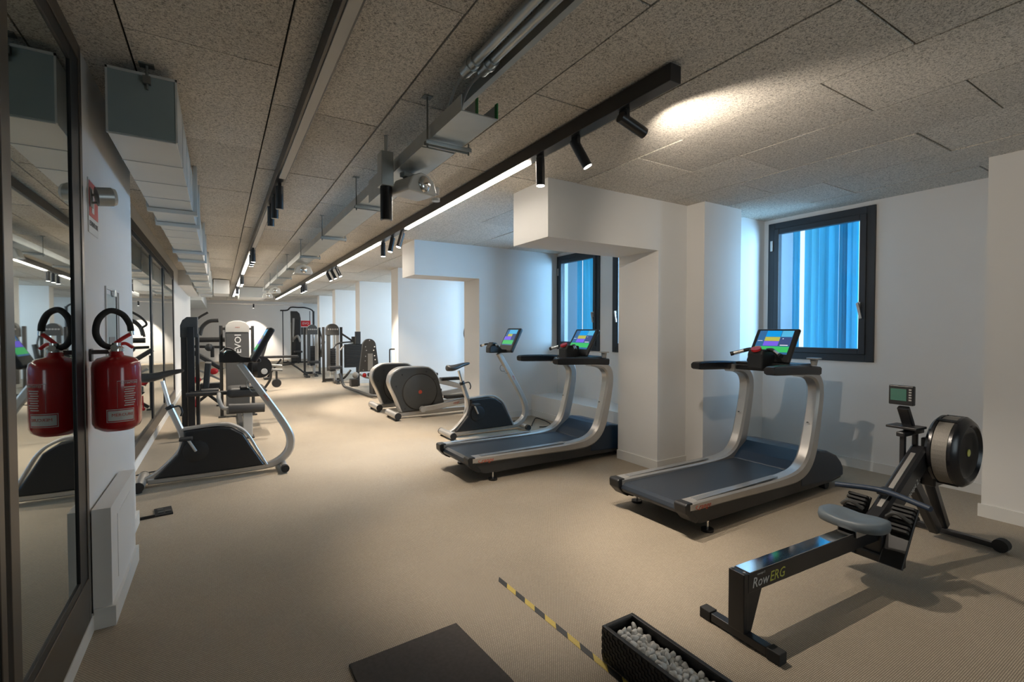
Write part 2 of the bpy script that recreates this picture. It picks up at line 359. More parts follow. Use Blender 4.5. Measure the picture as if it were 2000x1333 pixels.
# outside: pale reveals and blue vertical screens
st('wall_outside', (5.62, 6.12, 3.28, 3.36, .4, 3.6), 'outwall')
st('wall_outside', (5.0, 5.32, 6.52, 6.6, .4, 3.6), 'outwall')
st('wall_outside', (5.0, 5.5, 5.17, 5.24, .4, 3.6), 'outwall')
def screen(x, segs, label):
    t = thing('privacy_screen', label, 'screen', (x, segs[0][0], 0))
    for a, b, mt, dx in segs:
        m = MB(); n = 4; pr = [((i/n), dx+.02*(i % 2)) for i in range(n+1)]
        ya, yb = a-segs[0][0], b-segs[0][0]+.012
        vs = []
        for f, d in pr: vs += [(d, ya+(yb-ya)*f, 0), (d, ya+(yb-ya)*f, 3.5)]
        m.add(vs, [(2*i, 2*i+2, 2*i+3, 2*i+1) for i in range(n)])
        o = m.build('screen_strip', mt, t); sd = o.modifiers.new('s', 'SOLIDIFY'); sd.thickness = .006
    return t
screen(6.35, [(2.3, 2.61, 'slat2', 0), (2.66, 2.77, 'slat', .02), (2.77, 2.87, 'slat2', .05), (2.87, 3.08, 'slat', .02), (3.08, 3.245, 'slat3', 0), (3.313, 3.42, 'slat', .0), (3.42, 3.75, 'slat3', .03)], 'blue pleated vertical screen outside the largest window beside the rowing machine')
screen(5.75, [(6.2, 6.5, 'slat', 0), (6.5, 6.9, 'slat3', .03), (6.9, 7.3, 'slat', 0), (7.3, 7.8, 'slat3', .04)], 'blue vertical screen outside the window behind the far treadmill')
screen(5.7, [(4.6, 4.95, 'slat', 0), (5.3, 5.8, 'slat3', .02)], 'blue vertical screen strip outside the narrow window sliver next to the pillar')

# mirrors on the left
def mirror(name, x, y0, y1, z0, z1, st_, label, wide=.1, botz=.2, inner=()):
    t = thing(name, label, 'mirror', (x, y0, 0))
    L = y1-y0
    bx('mirror_glass', (.0, .002, .05, L-.05, z0+.1, z1-.08), 'mirror', t)
    fr = MB(); rw = wide if inner else .04
    fr.box(0, .013, 0, wide, z0, z1).box(0, .013, L-rw, L, z0, z1).box(0, .013, wide, L-rw, z0, z0+botz).box(0, .013, wide, L-rw, z1-wide, z1)
    fr.build('outer_frame', 'bronze', t, .002)
    ib = MB(); k = .04 if inner else .125
    ib.box(0, .009, wide, wide+.015, z0+botz, z1-wide).box(0, .009, L-rw-k, L-rw, z0+botz, z1-wide).box(0, .009, wide+.015, L-rw-k, z0+botz, z0+botz+.035).box(0, .009, wide+.015, L-rw-k, z1-wide-.06, z1-wide)
    ib.build('inner_frame', 'frameblack', t, .002)
    for yy in inner: bx('mullion', (0, .011, yy-y0-.07, yy-y0+.07, z0+botz, z1-wide), 'frameblack', t, .004)
    return t
mirror('wall_mirror', -.529, 1.90, 2.85, .08, 2.66, 1, 'tall metal framed wall mirror at the left edge reflecting the fire extinguisher', .07, .2)
mirror('wall_mirror', -.529, .55, 1.86, .08, 2.66, 1, 'tall framed mirror panel nearest the camera, mostly outside the left edge', .09, .2)
mirror('wall_mirror', -.739, 5.6, 11.0, .11, 2.50, 1, 'long framed mirror divided by black mullions on the recessed left wall behind the bike', .10, .14, inner=(7.55, 9.05))

# ---------------------------------------------------------------- ceiling services
def spot_lamp(loc, aim, power, size=70, blend=.6, col=WARM):
    d = bpy.data.lights.new('spot', 'SPOT'); d.energy = power; d.spot_size = math.radians(size); d.spot_blend = blend; d.shadow_soft_size = .012; d.color = col
    o = bpy.data.objects.new('spot', d); C.objects.link(o); o.location = loc; o.rotation_euler = (Vector(aim)-Vector(loc)).to_track_quat('-Z', 'Y').to_euler()
def track(name, X, segs, y0, y1, label, w_=.075):
    t = thing(name, label, 'track light', (X, y0, H-.012))
    bx('track_profile', (-w_/2, w_/2, 0, y1-y0, -.085, 0), 'blackmetal', t, .003)
    for a, b, lit in segs: bx('diffuser', (-w_/2+.018, w_/2-.012, a-y0, b-y0, -.094, -.083), 'led' if lit else 'ledoff', t)
    return t
track('lighting_track', 1.87, [(2.84, 5.42, 1), (6.5, 9.15, 1), (10.45, 12.9, 1), (13.9, 20.4, 1)], 1.56, 20.5, 'black ceiling light track on the right with glowing linear diffusers and spotlight trios')
track('lighting_track', .425, [(-.5, 4.12, 0), (5.15, 7.75, 0), (8.5, 11.6, 1), (12.6, 14.8, 1), (16, 19.4, 1)], -.8, 20.5, 'black ceiling light track on the left, nearest diffusers switched off')
def spot_fix(loc, d, label, lit=True, L=.15, power=0, size=60, aim=None):
    t = thing('track_spotlight', label, 'spotlight', loc)
    d = Vector(d).normalized(); p = Vector((0, 0, -.05))
    bx('bracket', (-.012, .012, -.03, .03, -.05, 0), 'blackmetal', t, .002)
    a = p-d*.03; b = p+d*L
    m = MB(); m.cyl(a, b, .030, n=20); m.build('lamp_body', 'blackmetal', t, smooth_=True)
    m = MB(); m.cyl(b-d*.004, b+d*.003, .026, n=20); m.build('lens', 'lens' if lit else 'ledoff', t)
    if power:
        wl = Vector(loc)+b+d*.02; spot_lamp(wl, aim if aim else wl+d, power, size)
ords = ['nearest', 'second', 'third', 'fourth', 'fifth']; pos = ['first', 'middle', 'last']
zt = H-.098
R = [(1.87, [(1.90, (.95, -.05, -.30), 0, 28, 135), (2.31, (.42, -.25, -.88), 1, 58, 75), (2.69, (.02, 0, -1), 1, 75, 70)]),
     (1.87, [(5.58, (-.3, .0, -1), 1, 60, 90), (5.95, (-.2, 0, -1), 1, 70, 90), (6.35, (0, 0, -1), 1, 90, 90)]),
     (1.87, [(9.30, (.4, -.2, -.9), 1, 110, 80), (9.75, (.4, -.2, -.9), 1, 110, 80), (10.2, (.4, -.2, -.9), 1, 0, 0)]),
     (1.87, [(13.05, (0, 0, -1), 1, 160, 90), (13.4, (0, 0, -1), 1, 0, 0), (13.75, (0, 0, -1), 1, 0, 0)])]
for i, (X, l) in enumerate(R):
    for j, (y, d, lit, pw, sz) in enumerate(l):
        spot_fix((X, y, zt), d, 'black cylinder spotlight, %s of the %s trio on the right ceiling track' % (pos[j], ords[i]), lit, power=pw, size=sz)
Lf = [[(4.30, (0, .1, -1), 0, 0), (4.68, (0, .1, -1), 0, 0), (5.05, (0, .1, -1), 0, 0)], [(7.85, (0, .1, -1), 1, 60), (8.15, (.0, .1, -1), 1, 0), (8.4, (0, .1, -1), 1, 70)], [(11.8, (0, .1, -1), 1, 60), (12.1, (0, .1, -1), 1, 60), (12.4, (0, .1, -1), 1, 0)], [(15.0, (0, .1, -1), 1, 60), (15.3, (0, .1, -1), 1, 0), (15.6, (0, .1, -1), 1, 60)]]
for i, l in enumerate(Lf):
    for j, (y, d, lit, pw) in enumerate(l):
        spot_fix((.425, y, zt), d, 'black cylinder spotlight, %s of the %s trio on the left ceiling track' % (pos[j], ords[i]), lit, power=pw, size=80)
spot_fix((1.3, 24.2, zt), (0, .35, -1), 'wall washing spotlight closest to the back wall', True, power=260, size=72)

# left white duct with hanging brackets
t = thing('air_duct', 'pale sheet metal air duct hung along the left side of the ceiling', 'duct', (-.305, 2.92, 0))
m = MB().box(-.135, .135, .012, 13.2, 2.33, 2.635); m.build('duct_body', 'galvw', t, .002)
bx('end_plate', (-.13, .13, 0, .012, 2.336, 2.63), 'ducend', t, .001)
m = MB().box(-.138, .138, -.006, .012, 2.628, 2.64).box(-.138, -.13, -.006, .012, 2.33, 2.64).box(.13, .138, -.006, .012, 2.33, 2.64); m.build('end_rim', 'galvw', t)
y = .42
while y < 13:
    m = MB().box(-.136, .136, y, y+.008, 2.3265, 2.332).box(.134, .1375, y, y+.008, 2.33, 2.635); m.build('duct_seam', 'galvw', t); y += .42 if y < 6 else .8
m = MB().cyl((.02, -.012, 2.56), (.02, -.012, H), .006, n=8).box(.005, .035, -.03, 0, 2.585, 2.62).box(-.01, .05, -.035, .015, H-.008, H); m.build('hanger_rod', 'bolt', t)
def duct_bracket(y, wide, k):
    t = thing('duct_bracket', 'grey U shaped hanger bracket under the left duct, number %s from the near end' % ['one', 'two', 'three', 'four', 'five', 'six', 'seven', 'eight', 'nine', 'ten', 'eleven', 'twelve'][k], 'bracket', (-.305, y, 0))
    t['label'] = '%s steel hanger bracket under the left duct counted from the fire extinguisher end' % ['first', 'second', 'third', 'fourth', 'fifth', 'sixth', 'seventh', 'eighth', 'ninth', 'tenth', 'eleventh', 'twelfth'][k]
    bx('cross_channel', (-.15, .168, 0, .045, 2.295, 2.325), 'galvw', t, .002)
    bx('upright_channel', (.142, .168, 0, .045, 2.325, H-.0), 'galvw', t, .002)
    bx('upright_channel', (-.155, -.14, .01, .03, 2.325, H-.0), 'galvw', t, .002)
for k, (y, wd) in enumerate([(4.50, 0), (5.06, 0), (6.78, 0), (7.62, 0), (9.3, 0), (10.7, 0), (12.2, 0), (13.4, 0), (14.6, 0)]): duct_bracket(y, wd, k)
bxo = MB().box(-1.2, -.45, 17.25, 23.8, 2.30, 2.655); tag(bxo.build('air_duct', 'galvw', bevel=.004), 'pale square duct continuing beyond the first duct towards the back wall', 'duct')
m = MB().box(-.12, .22, 14, 15.2, 2.31, 2.66); tag(m.build('ventilation_box', 'label', bevel=.005), 'white ventilation box under the ceiling right of the duct', 'box')
m = MB().box(.50, 1.2, 16, 17.4, 2.36, 2.66); tag(m.build('ventilation_box', 'galvw', bevel=.005), 'wide flat pale unit under the ceiling between the two tracks', 'box')
st('trim_4', (-.74, -.5, 12.4, 16.5, 2.36, H+.02)); st('trim_5', (-1.2, 3.3, 24.0, 25, 2.56, H+.02))
# central cable tray
t = thing('cable_tray', 'galvanised steel cable trunking hanging from rods along the middle of the ceiling', 'cable tray', (1.0, 2.1, 0))
x1 = .2
m = MB().box(0, x1, 0, .52, 2.452, 2.457).box(0, .004, 0, 12.5, 2.457, 2.53).box(x1-.004, x1, .02, 12.5, 2.457, 2.53)
m.build('tray_channel', 'galv', t)
m = MB().box(.085, .089, .02, 12.4, 2.457, 2.53); m.build('divider', 'galv', t)
m = MB().box(.0845, .0895, -.004, .02, 2.457, 2.533).box(x1-.006, x1+.001, -.004, .02, 2.457, 2.533); m.build('edge_strip', 'green', t)
y = .52
while y < 12.4:
    bx('cover_plate', (-.004, x1+.002, y, min(y+1.55, 12.5), 2.446, 2.452), 'galv', t, .001); y += 1.57
bx('splice_plate', (-.006, .0, 1.35, 1.65, 2.38, 2.55), 'galv', t, .002)
for k, y in enumerate((2.50, 4.10, 5.66, 7.30, 8.9, 10.5, 12.1, 13.6)):
    b = thing('tray_hanger', '%s threaded rod hanger carrying the central cable tray, counted from the near end' % ['first', 'second', 'third', 'fourth', 'fifth', 'sixth', 'seventh', 'eighth'][k], 'bracket', (1.0, y, 0))
    m = MB().cyl((-.015, 0, 2.40), (-.015, 0, H), .005, n=8).box(-.04, .01, -.025, .025, H-.006, H); m.build('threaded_rod', 'bolt', b)
    m = MB().box(-.03, .245, -.02, .02, 2.435, 2.441).box(-.03, .245, -.02, -.016, 2.418, 2.437).box(-.03, .245, .016, .02, 2.418, 2.437); m.build('support_channel', 'galv', b)
    m = MB().cyl((.235, 0, 2.405), (.235, 0, 2.47), .005, n=8).cyl((.235, 0, 2.441), (.235, 0, 2.45), .012, n=6); m.build('bolt', 'bolt', b)
for k, (xa, xb) in enumerate(((1.035, 1.02), (1.10, 1.085))):
    c = thing('conduit_pipe', ['left', 'right'][k]+' grey conduit pipe on the ceiling at the top centre of the picture', 'pipe', (xa, 0, 2.64))
    m = MB().cyl((0, -1, 0), (xb-xa, 2.02-.05*k, 0), .022, n=16); m.build('pipe', 'galv', c, smooth_=True)
    m = MB().cyl((xb-xa, 1.98-.05*k, 0), (xb-xa, 2.10-.05*k, 0), .03, n=12).cyl((xb-xa, 2.02-.05*k, 0), (xb-xa, 2.04-.05*k, 0), .035, n=12); m.build('gland', 'galv', c, smooth_=True)
    m = MB().tube([(xb-xa, 2.1-.05*k, 0), (xb-xa+.0, 2.20, -.02), (xb-xa+.01, 2.30, -.07), (.03, 2.42, -.098)], .007, sub=6); m.build('cable', 'midgray', c, smooth_=True)
tag(bx('conduit_rail', (1.135, 1.165, -1, 2.6, 2.62, H), 'galv'), 'flat grey surface rail beside the two conduit pipes on the ceiling', 'pipe')
# emergency light, cylinder downlight with junction box
t = thing('emergency_light', 'clear and white emergency light under the near end of the cable tray', 'emergency light', (1.13, 3.10, 2.35), 18)
m = MB().prism([(-.13, -.03), (-.125, -.05), (.10, -.05), (.11, -.03), (.09, .035), (.04, .075), (-.02, .085), (-.09, .05)], -.10, .10); m.build('housing', 'clear', t, .012, seg=3)
m = MB().sph((.0, -.10, .01), .05, 16, (1, .5, 1.1)); m.build('reflector', 'chrome', t, smooth_=True)
cy('sensor', (.14, -.05, -.045), (.14, -.05, -.065), .028, 'clear', t)
bx('connector', (.12, .155, -.07, -.02, -.02, .03), 'midgray', t, .003)
bx('mounting_bracket', (-.10, -.02, -.02, .03, .06, .09), 'galv', t, .002)
t = thing('ceiling_downlight', 'black cylinder downlight hanging from a grey box beside the emergency light', 'spotlight', (.945, 3.13, 0))
bx('junction_box', (-.045, .035, -.05, .05, 2.34, 2.56), 'galv', t, .004)
m = MB().cyl((0, 0, 2.125), (0, 0, 2.345), .039, n=24); m.build('lamp_body', 'gloss', t, smooth_=True)
cy('stem', (-.0, 0, 2.5), (-.0, 0, H), .012, 'galv', t)
cy('lens', (0, 0, 2.121), (0, 0, 2.126), .028, 'ledoff', t)
for k, (y, lab) in enumerate([(8.1, 'second emergency light further along the cable tray'), (12.6, 'third emergency light near the far end of the cable tray'), (14.6, 'round white lamp at the far end of the cable tray')]):
    t = thing('emergency_light', lab, 'emergency light', (1.12, y, 2.33))
    MB().prism([(-.14, -.06), (.12, -.06), (.13, -.03), (.10, .05), (.0, .09), (-.10, .05)], -.10, .10).build('housing', 'clear', t, .012)
    MB().sph((0, -.10, .0), .05, 14, (1, .5, 1)).build('reflector', 'chrome', t, smooth_=True)

# ---------------------------------------------------------------- wall fittings at the left
t = thing('fire_extinguisher', 'red fire extinguisher with black hose hung on the left wall', 'fire extinguisher', (-.42, 2.91, 0))
prof = [(.04, .935), (.06, .928), (.085, .945), (.093, .965), (.093, 1.225), (.088, 1.25), (.07, 1.268), (.03, 1.28), (.024, 1.30)]
MB().lathe(prof, 36).build('cylinder', 'red', t, smooth_=True)
MB().lathe([(.022, 1.295), (.03, 1.30), (.03, 1.315), (.02, 1.325), (.02, 1.34)], 20).build('valve', 'chrome', t, smooth_=True)
V = Vector((.42*-1, 2.91)).normalized()  # direction from the camera, to lay hose and levers square on
ux = Vector((math.cos(math.radians(8)), math.sin(math.radians(40)), 0)).normalized()
def ep(a, z): return tuple(ux*a*.78+Vector((0, 0, z)))
MB().prism([(0, 0), (0, 0), (0, 0)], 0, 0) if False else None
m = MB().tube([ep(-.005, 1.335), ep(.035, 1.36), ep(.085, 1.385)], .009, 8, sub=4).tube([ep(.01, 1.33), ep(.05, 1.335), ep(.088, 1.315)], .008, 8, sub=4); m.build('lever', 'redplastic', t, smooth_=True)
hose = [ep(-.02, 1.315), ep(-.07, 1.335), ep(-.10, 1.385), ep(-.085, 1.45), ep(-.03, 1.49), ep(.035, 1.475), ep(.072, 1.43), ep(.08, 1.395)]
tb('hose', hose, .0135, 'rubber', t, 8, 12)
cy('hose_tip', ep(.08, 1.40), ep(.083, 1.375), .012, 'chrome', t)
cy('pressure_gauge', (.0, -.03, 1.318), (.0, -.05, 1.318), .014, 'chrome', t)
m = MB().box(-.108, -.10, .06, .10, 1.25, 1.31).box(-.10, -.01, .06, .07, 1.285, 1.305); m.build('wall_bracket', 'gray', t, .001)
m = MB()
def arc_patch(m, r, a0, a1, z0, z1, n=10):
    vs = []
    for i in range(n+1):
        a = a0+(a1-a0)*i/n; vs += [(r*math.cos(a), r*math.sin(a), z0), (r*math.cos(a), r*math.sin(a), z1)]
    m.add(vs, [(2*i, 2*i+2, 2*i+3, 2*i+1) for i in range(n)])
A = -PI/2
arc_patch(m, .0937, A-.28, A+.85, .975, 1.035); m.build('label_frame', 'label', t)
m = MB(); arc_patch(m, .0939, A-.25, A+.82, .978, 1.032); m.build('label_border', 'red', t)
m = MB(); arc_patch(m, .0941, A-.22, A+.80, .982, 1.028); m.build('name_label', 'label', t)
m = MB(); arc_patch(m, .0936, A+.15, A+.158, 1.04, 1.165, 1); arc_patch(m, .0936, A+1.05, A+1.058, 1.04, 1.165, 1); arc_patch(m, .0936, A+.15, A+1.05, 1.163, 1.165); m.build('instruction_border', 'label', t)
def curved_text(s, r, a0, z, size, matn, parent):
    o = text(s, size, matn, parent, Matrix.Identity(4), center=False)
    for v in o.data.vertices:
        a = a0+v.co.x/r; rr = r+v.co.z; v.co = (rr*math.cos(a), rr*math.sin(a), z+v.co.y)
    return o
curved_text('MERCURE', .0943, A-.08, 1.002, .019, 'redtext', t)
curved_text('ESTINTORE', .0938, A+.30, 1.150, .014, 'whitetext', t)
z = 1.137
for k in range(9):
    m = MB(); a = A+.42; 
    arc_patch(m, .0937, a+.03*(k % 2), A+.95-.05*(k % 3), z-.005, z, 4); m.build('print_line', 'label', t); z -= .0105
# sign above
t = thing('extinguisher_sign', 'red and white fire extinguisher sign reading ESTINTORE on the left wall', 'sign', (-.529, 3.11, 0))
bx('sign_plate', (0, .003, -.105, .105, 1.87, 2.13), 'label', t)
bx('red_field', (.003, .0045, -.095, .095, 1.95, 2.12), 'redplastic', t)
m = MB().prism([(-.05, 1.97), (.0, 1.97), (.005, 2.05), (-.02, 2.075), (-.05, 2.05)], .0046, .006, 'x').prism([(.0, 2.07), (.05, 2.03), (.06, 2.04), (.0, 2.09)], .0046, .006, 'x'); m.build('pictogram', 'label', t)
text('ESTINTORE', .036, 'greytext', t, frame_mtx((.004, 0, 1.915), (0, 1, 0), (0, 0, 1)), sx=1.0)
t = thing('wall_lamp', 'small grey cylindrical wall lamp in front of the red sign', 'wall lamp', (-.53, 3.05, 2.055))
m = MB().box(0, .01, -.03, .03, -.06, .03).cyl((0, 0, 0), (.06, 0, 0), .006, n=8).cyl((0, 0, -.04), (.06, 0, -.03), .006, n=8); m.build('wall_bracket', 'midgray', t)
m = MB().cyl((.03, -.02, -.01), (.085, .0, .0), .045, n=28); m.build('lamp_body', 'galv', t, smooth_=True)
m = MB().cyl((.085, .0, .0), (.098, .005, .002), .043, .038, n=28); m.build('lens', 'clear', t, smooth_=True)
t = thing('wall_cabinet', 'recessed wall niche with a small glass door behind the extinguisher', 'cabinet', (-.53, 3.56, 0))
m = MB().box(0, .008, -.20, -.185, 1.22, 1.64).box(0, .008, .185, .20, 1.22, 1.64).box(0, .008, -.185, .185, 1.625, 1.64).box(0, .008, -.185, .185, 1.22, 1.235); m.build('cabinet_frame', 'label', t, .001)
bx('door_pane', (-.0, .004, -.16, .10, 1.25, 1.60), 'ducend', t, .001)
bx('shadow_gap', (.0, .005, .11, .13, 1.25, 1.60), 'slot', t)
bx('latch', (.004, .02, -.02, .01, 1.59, 1.63), 'chrome', t, .002)
bx('notice', (.004, .0055, -.12, .05, 1.28, 1.36), 'greytext', t)
t = thing('access_panel', 'flush white access panel in the low wall plinth', 'panel', (-.45, 3.22, .26))
bx('panel_leaf', (0, .0025, -.16, .24, -.1, .22), 'wall', t, .001)
t = thing('floor_socket', 'open black floor socket box on the floor beside the left wall', 'floor socket', (-.45, 4.42, 0), 8)
m = MB().box(.02, .13, -.02, .16, 0, .012); m.build('socket_frame', 'black', t, .002)
m = MB().box(.04, .075, .02, .06, .012, .018).box(.085, .12, .02, .06, .012, .018).box(.04, .075, .08, .12, .012, .018); m.build('socket_insert', 'gray', t)
m = MB().box(-.07, .02, -.02, -.005, 0, .02); m.build('lid', 'black', t, .002)

# ---------------------------------------------------------------- floor items
t = thing('rubber_mat', 'charcoal rectangular mat lying on the floor at the bottom centre', 'mat', (.69, 1.6, 0), 0)
MB().prism([(-.25, .42), (.25, .445), (.285, .0), (.30, -.8), (-.2, -.8)], 0, .012, 'z').build('mat_sheet', 'mat', t, .003)
t = thing('hazard_tape', 'yellow and black hazard tape strip stuck diagonally on the floor', 'tape', (1.30, 2.30, .0))
y = 0; k = 0; xs = lambda yy: .02+(-yy)*.035
while y > -1.5:
    d = .085; x = xs(y); x2 = xs(y-d)
    MB().prism([(x-.013, y-.02), (x+.013, y+.02), (x2+.013, y-d+.02), (x2-.013, y-d-.02)], 0, .0015, 'z').build('tape_stripe', 'tapeblack' if k % 2 == 0 else 'yellow', t); y -= d; k += 1
t = thing('planter_box', 'low black woven planter box filled with white pebbles', 'planter', (1.372, 1.505, 0))
W_, L_, Hh, th = .175, .9, .145, .016
m = MB().box(0, W_, -L_, 0, 0, .01).box(0, th*.6, -L_, 0, .01, Hh-.006).box(W_-th*.6, W_, -L_, 0, .01, Hh-.006).box(th*.6, W_-th*.6, -th*.6, 0, .01, Hh-.006).box(th*.6, W_-th*.6, -L_, -L_+th*.6, .01, Hh-.006); m.build('box_shell', 'wicker', t)
m = MB().box(-.003, th, -L_-.003, .003, Hh-.01, Hh).box(W_-th, W_+.003, -L_-.003, .003, Hh-.01, Hh).box(th, W_-th, -th, .003, Hh-.01, Hh).box(th, W_-th, -L_, -L_+th, Hh-.01, Hh); m.build('rim', 'wicker', t, .003)
bx('partition', (th*.6, W_-th*.6, -.50, -.485, .01, Hh-.008), 'wicker', t, .002)
m = MB()
for r in range(9):          # woven strands
    z = .01+r*.0145
    for i in range(56):
        y = -i*.016; o_ = .003 if (i+r) % 2 else 0
        m.box(-.004-o_, .0, y-.0155, y-.0005, z, z+.0125)
    for i in range(11):
        x = i*.016; o_ = .003 if (i+r) % 2 else 0
        m.box(x+.0005, x+.0155, 0, .004+o_, z, z+.0125)
m.build('woven_strands', 'wicker', t, kind='stuff')
protos = []
for k in range(6):
    bm = bmesh.new(); bmesh.ops.create_icosphere(bm, subdivisions=2, radius=.0135)
    sx, sy, sz = random.uniform(.9, 1.35), random.uniform(.75, 1.0), random.uniform(.6, .85)
    for v in bm.verts:
        j = 1+.13*math.sin(v.co.x*310+k)+.10*math.sin(v.co.y*390+2*k); v.co = Vector((v.co.x*sx, v.co.y*sy, v.co.z*sz))*j
    for f in bm.faces: f.smooth = True
    me = bpy.data.meshes.new('pebble'); bm.to_mesh(me); bm.free(); me.materials.append(M['pebble']); protos.append(me)
cnt = 0
for lay, (z, nx, ny, mar) in enumerate([(.096, 6, 20, .018), (.113, 5, 17, .028)]):
    for i in range(nx):
        for j in range(ny):
            if lay and random.random() < .35: continue
            x = 1.372+.018+(W_-.036)*(i+.5)/nx+random.uniform(-.004, .004); y = 1.505-mar-(.482-mar*1.5)*(j+.5)/ny+random.uniform(-.004, .004)
            o = bpy.data.objects.new('pebble', protos[(i*7+j*3+lay) % 6]); C.objects.link(o); o.location = (x, y, z+random.uniform(-.003, .004)); o.rotation_euler = (random.uniform(-.9, .9), random.uniform(-.9, .9), random.uniform(0, 6))
            tag(o, 'white pebble heaped in the black woven planter', 'pebble', 'white pebbles in the planter'); cnt += 1
m = MB().tube([(.05, -.55, .11), (.08, -.58, .118), (.11, -.56, .112)], .003, sub=4).box(.02, .15, -.88, -.51, .05, .07); m.build('empty_tray', 'black', t)

# ---------------------------------------------------------------- treadmill
def treadmill(loc, rz, label):
    t = thing('treadmill', label, 'treadmill', loc, rz)
    m = MB().prism([(.03, .215), (.0, .20), (-.015, .175), (.0, .15), (.03, .135), (1.6, .12), (1.6, .212)], -.262, .262); m.build('running_belt', 'belt', t, .006)
    for s in (-1, 1):
        y = s*.312
        path = [(0, .214), (.4, .208), (.9, .197), (1.2, .195), (1.38, .212), (1.50, .27), (1.575, .37), (1.625, .52), (1.67, .70), (1.695, .84), (1.685, .94), (1.625, 1.01), (1.54, 1.04), (1.42, 1.05)]
        th = [.058, .062, .07, .085, .105, .118, .122, .118, .11, .105, .10, .09, .08, .07]
        r = MB().bar(path, .105, th, y, sub=5).build('side_rail', 'silver', t, smooth_=True)
        bx('rail_tread', (.10, 1.08, y-.032, y+.022, .2425, .2465), 'tread', r, .001)
        cy('rail_bolt', (1.565, y, .62), (1.578, y, .62), .006, 'bolt', r)
        m = MB().prism([(.02, .19), (.02, .12), (.14, .075), (1.7, .06), (1.95, .06), (2.10, .075), (2.13, .12), (1.5, .2), (1.2, .17), (.6, .175)], y-.03, y+.045*s if s > 0 else y+.03)
        m.v = [(v[0], min(max(v[1], -.358), .358), v[2]) for v in m.v]; m.build('lower_skirt', 'dark', t, .006)
        m = MB().prism([(-.045, .235), (-.04, .18), (.02, .12), (.07, .095), (.09, .12), (.03, .175), (.03, .245), (-.03, .248)], s*.262, s*.363); m.build('rear_cap', 'black', t, .008)
        f = MB().cyl((.23, s*.328, 0), (.23, s*.328, .018), .042, n=20).build('foot', 'black', t, smooth_=True)
        cy('foot_stem', (.23, s*.328, .018), (.23, s*.328, .09), .009, 'chrome', f, n=10)
        cy('front_wheel', (1.89, s*.27, .04), (1.89, s*.325, .04), .04, 'rubber', t)
        hx = [(1.66, 1.055), (1.5, 1.068), (1.25, 1.078), (1.0, 1.082), (.955, 1.08)]
        MB().bar(hx, .085, [.07, .075, .078, .07, .045], s*.335, sub=4).build('handrail', 'gloss', t, smooth_=True)
    MB().prism([(1.42, .213), (1.5, .28), (1.62, .355), (1.72, .365), (1.86, .345), (2.02, .285), (2.10, .22), (2.145, .16), (2.145, .085), (1.95, .07), (1.42, .10)], -.345, .345).build('motor_hood', 'hood', t, .018, seg=4)
    MB().box(.30, 1.5, -.27, .27, .08, .125).build('under_frame', 'dark', t, .004)
    cy('frame_rod', (.3, -.25, .045), (1.7, -.25, .055), .006, 'silver', t, n=8)
    MB().box(1.44, 1.56, -.31, .31, 1.035, 1.09).build('cross_bar', 'gloss', t, .012)
    MB().box(1.45, 1.72, -.27, .27, 1.085, 1.11).build('reading_tray', 'black', t, .008)
    p = MB().prism([(1.31, 1.06), (1.31, 1.19), (1.335, 1.235), (1.50, 1.225), (1.52, 1.06)], -.07, .07).build('control_pod', 'black', t, .015, seg=3)
    cy('stop_button', (1.338, 0, 1.226), (1.330, 0, 1.243), .042, 'redplastic', p)
    for s in (-1, 1):
        MB().tube([(1.42, s*.05, 1.225), (1.40, s*.10, 1.228), (1.37, s*.14, 1.215)], .017, 10, sub=3).build('grip_arm', 'black', t, smooth_=True)
        g = cy('pulse_grip', (1.375, s*.135, 1.217), (1.32, s*.215, 1.188), .0165, 'chrome', t)
        cy('grip_cap', (1.325, s*.208, 1.190), (1.31, s*.23, 1.182), .019, 'black', g)
    n = Vector((.19, 0, .30)).normalized()
    mm = frame_mtx((1.585, 0, 1.275), (0, -1, 0), n)       # local x to the right, y up along the screen, z toward the runner
    c = MB().box(-.195, .195, -.185, .165, -.035, .0, mm).build('console', 'black', t, .022, seg=4)
    m = MB(); F = [(.02, .09, .22), (.0, .22, .55), (.06, .32, .52), (.33, .33, .06), (.13, .08, .55), (.03, .35, .09), (.03, .05, .14), (.55, .55, .6)]
    cols = ['navy', 'blue', 'sky', 'yel', 'vio', 'grn', 'ink', 'wht']
    for i_, nm in enumerate(cols):
        if 'scr_'+nm not in M: M['scr_'+nm] = emis('screen_'+nm, F[i_], .5)
    quads = [(-.155, .155, -.105, .14, 0), (-.085, .05, .075, .138, 1), (.055, .152, .075, .138, 2), (-.085, .05, .03, .072, 3), (-.085, .05, -.02, .027, 4), (-.155, .155, -.085, -.027, 5), (.055, .152, -.02, .07, 6), (.075, .085, .05, .058, 7), (.07, .14, -.018, -.010, 7), (-.145, -.10, .028, .033, 7)]
    for i_, (a, b, c0, d0, ci) in enumerate(quads):
        m.cur = ci; z = .001+.0004*i_; m.add([mm @ Vector(v) for v in ((a, c0, z), (b, c0, z), (b, d0, z), (a, d0, z))], [(0, 1, 2, 3)])
    m.build('display', ['scr_'+x for x in cols], c)
    MB().cyl((1.62, -.335, 1.10), (1.62, -.335, 1.155), .022, .03).cyl((1.62, -.335, 1.155), (1.62, -.335, 1.165), .055, n=20).build('cup_holder', 'midgray', t, smooth_=True)
    text('range', .05, 'redtext', t, frame_mtx((.15, -.3655, .205), (1, 0, -.01), (0, 0, 1)), ital=.35, sx=1.15)
    MB().tube([(.075, -.3655, .218), (.055, -.3655, .206), (.08, -.3655, .192), (.10, -.3655, .187)], .002, 6, sub=3).build('logo_swoosh', 'redtext', t)
    return t
treadmill((2.65, 2.43, 0), .3, 'silver and black treadmill nearest the camera, in front of the large window')
treadmill((1.925, 4.2, 0), 1.0, 'silver and black treadmill beyond the first white pillar, partly hidden by it')

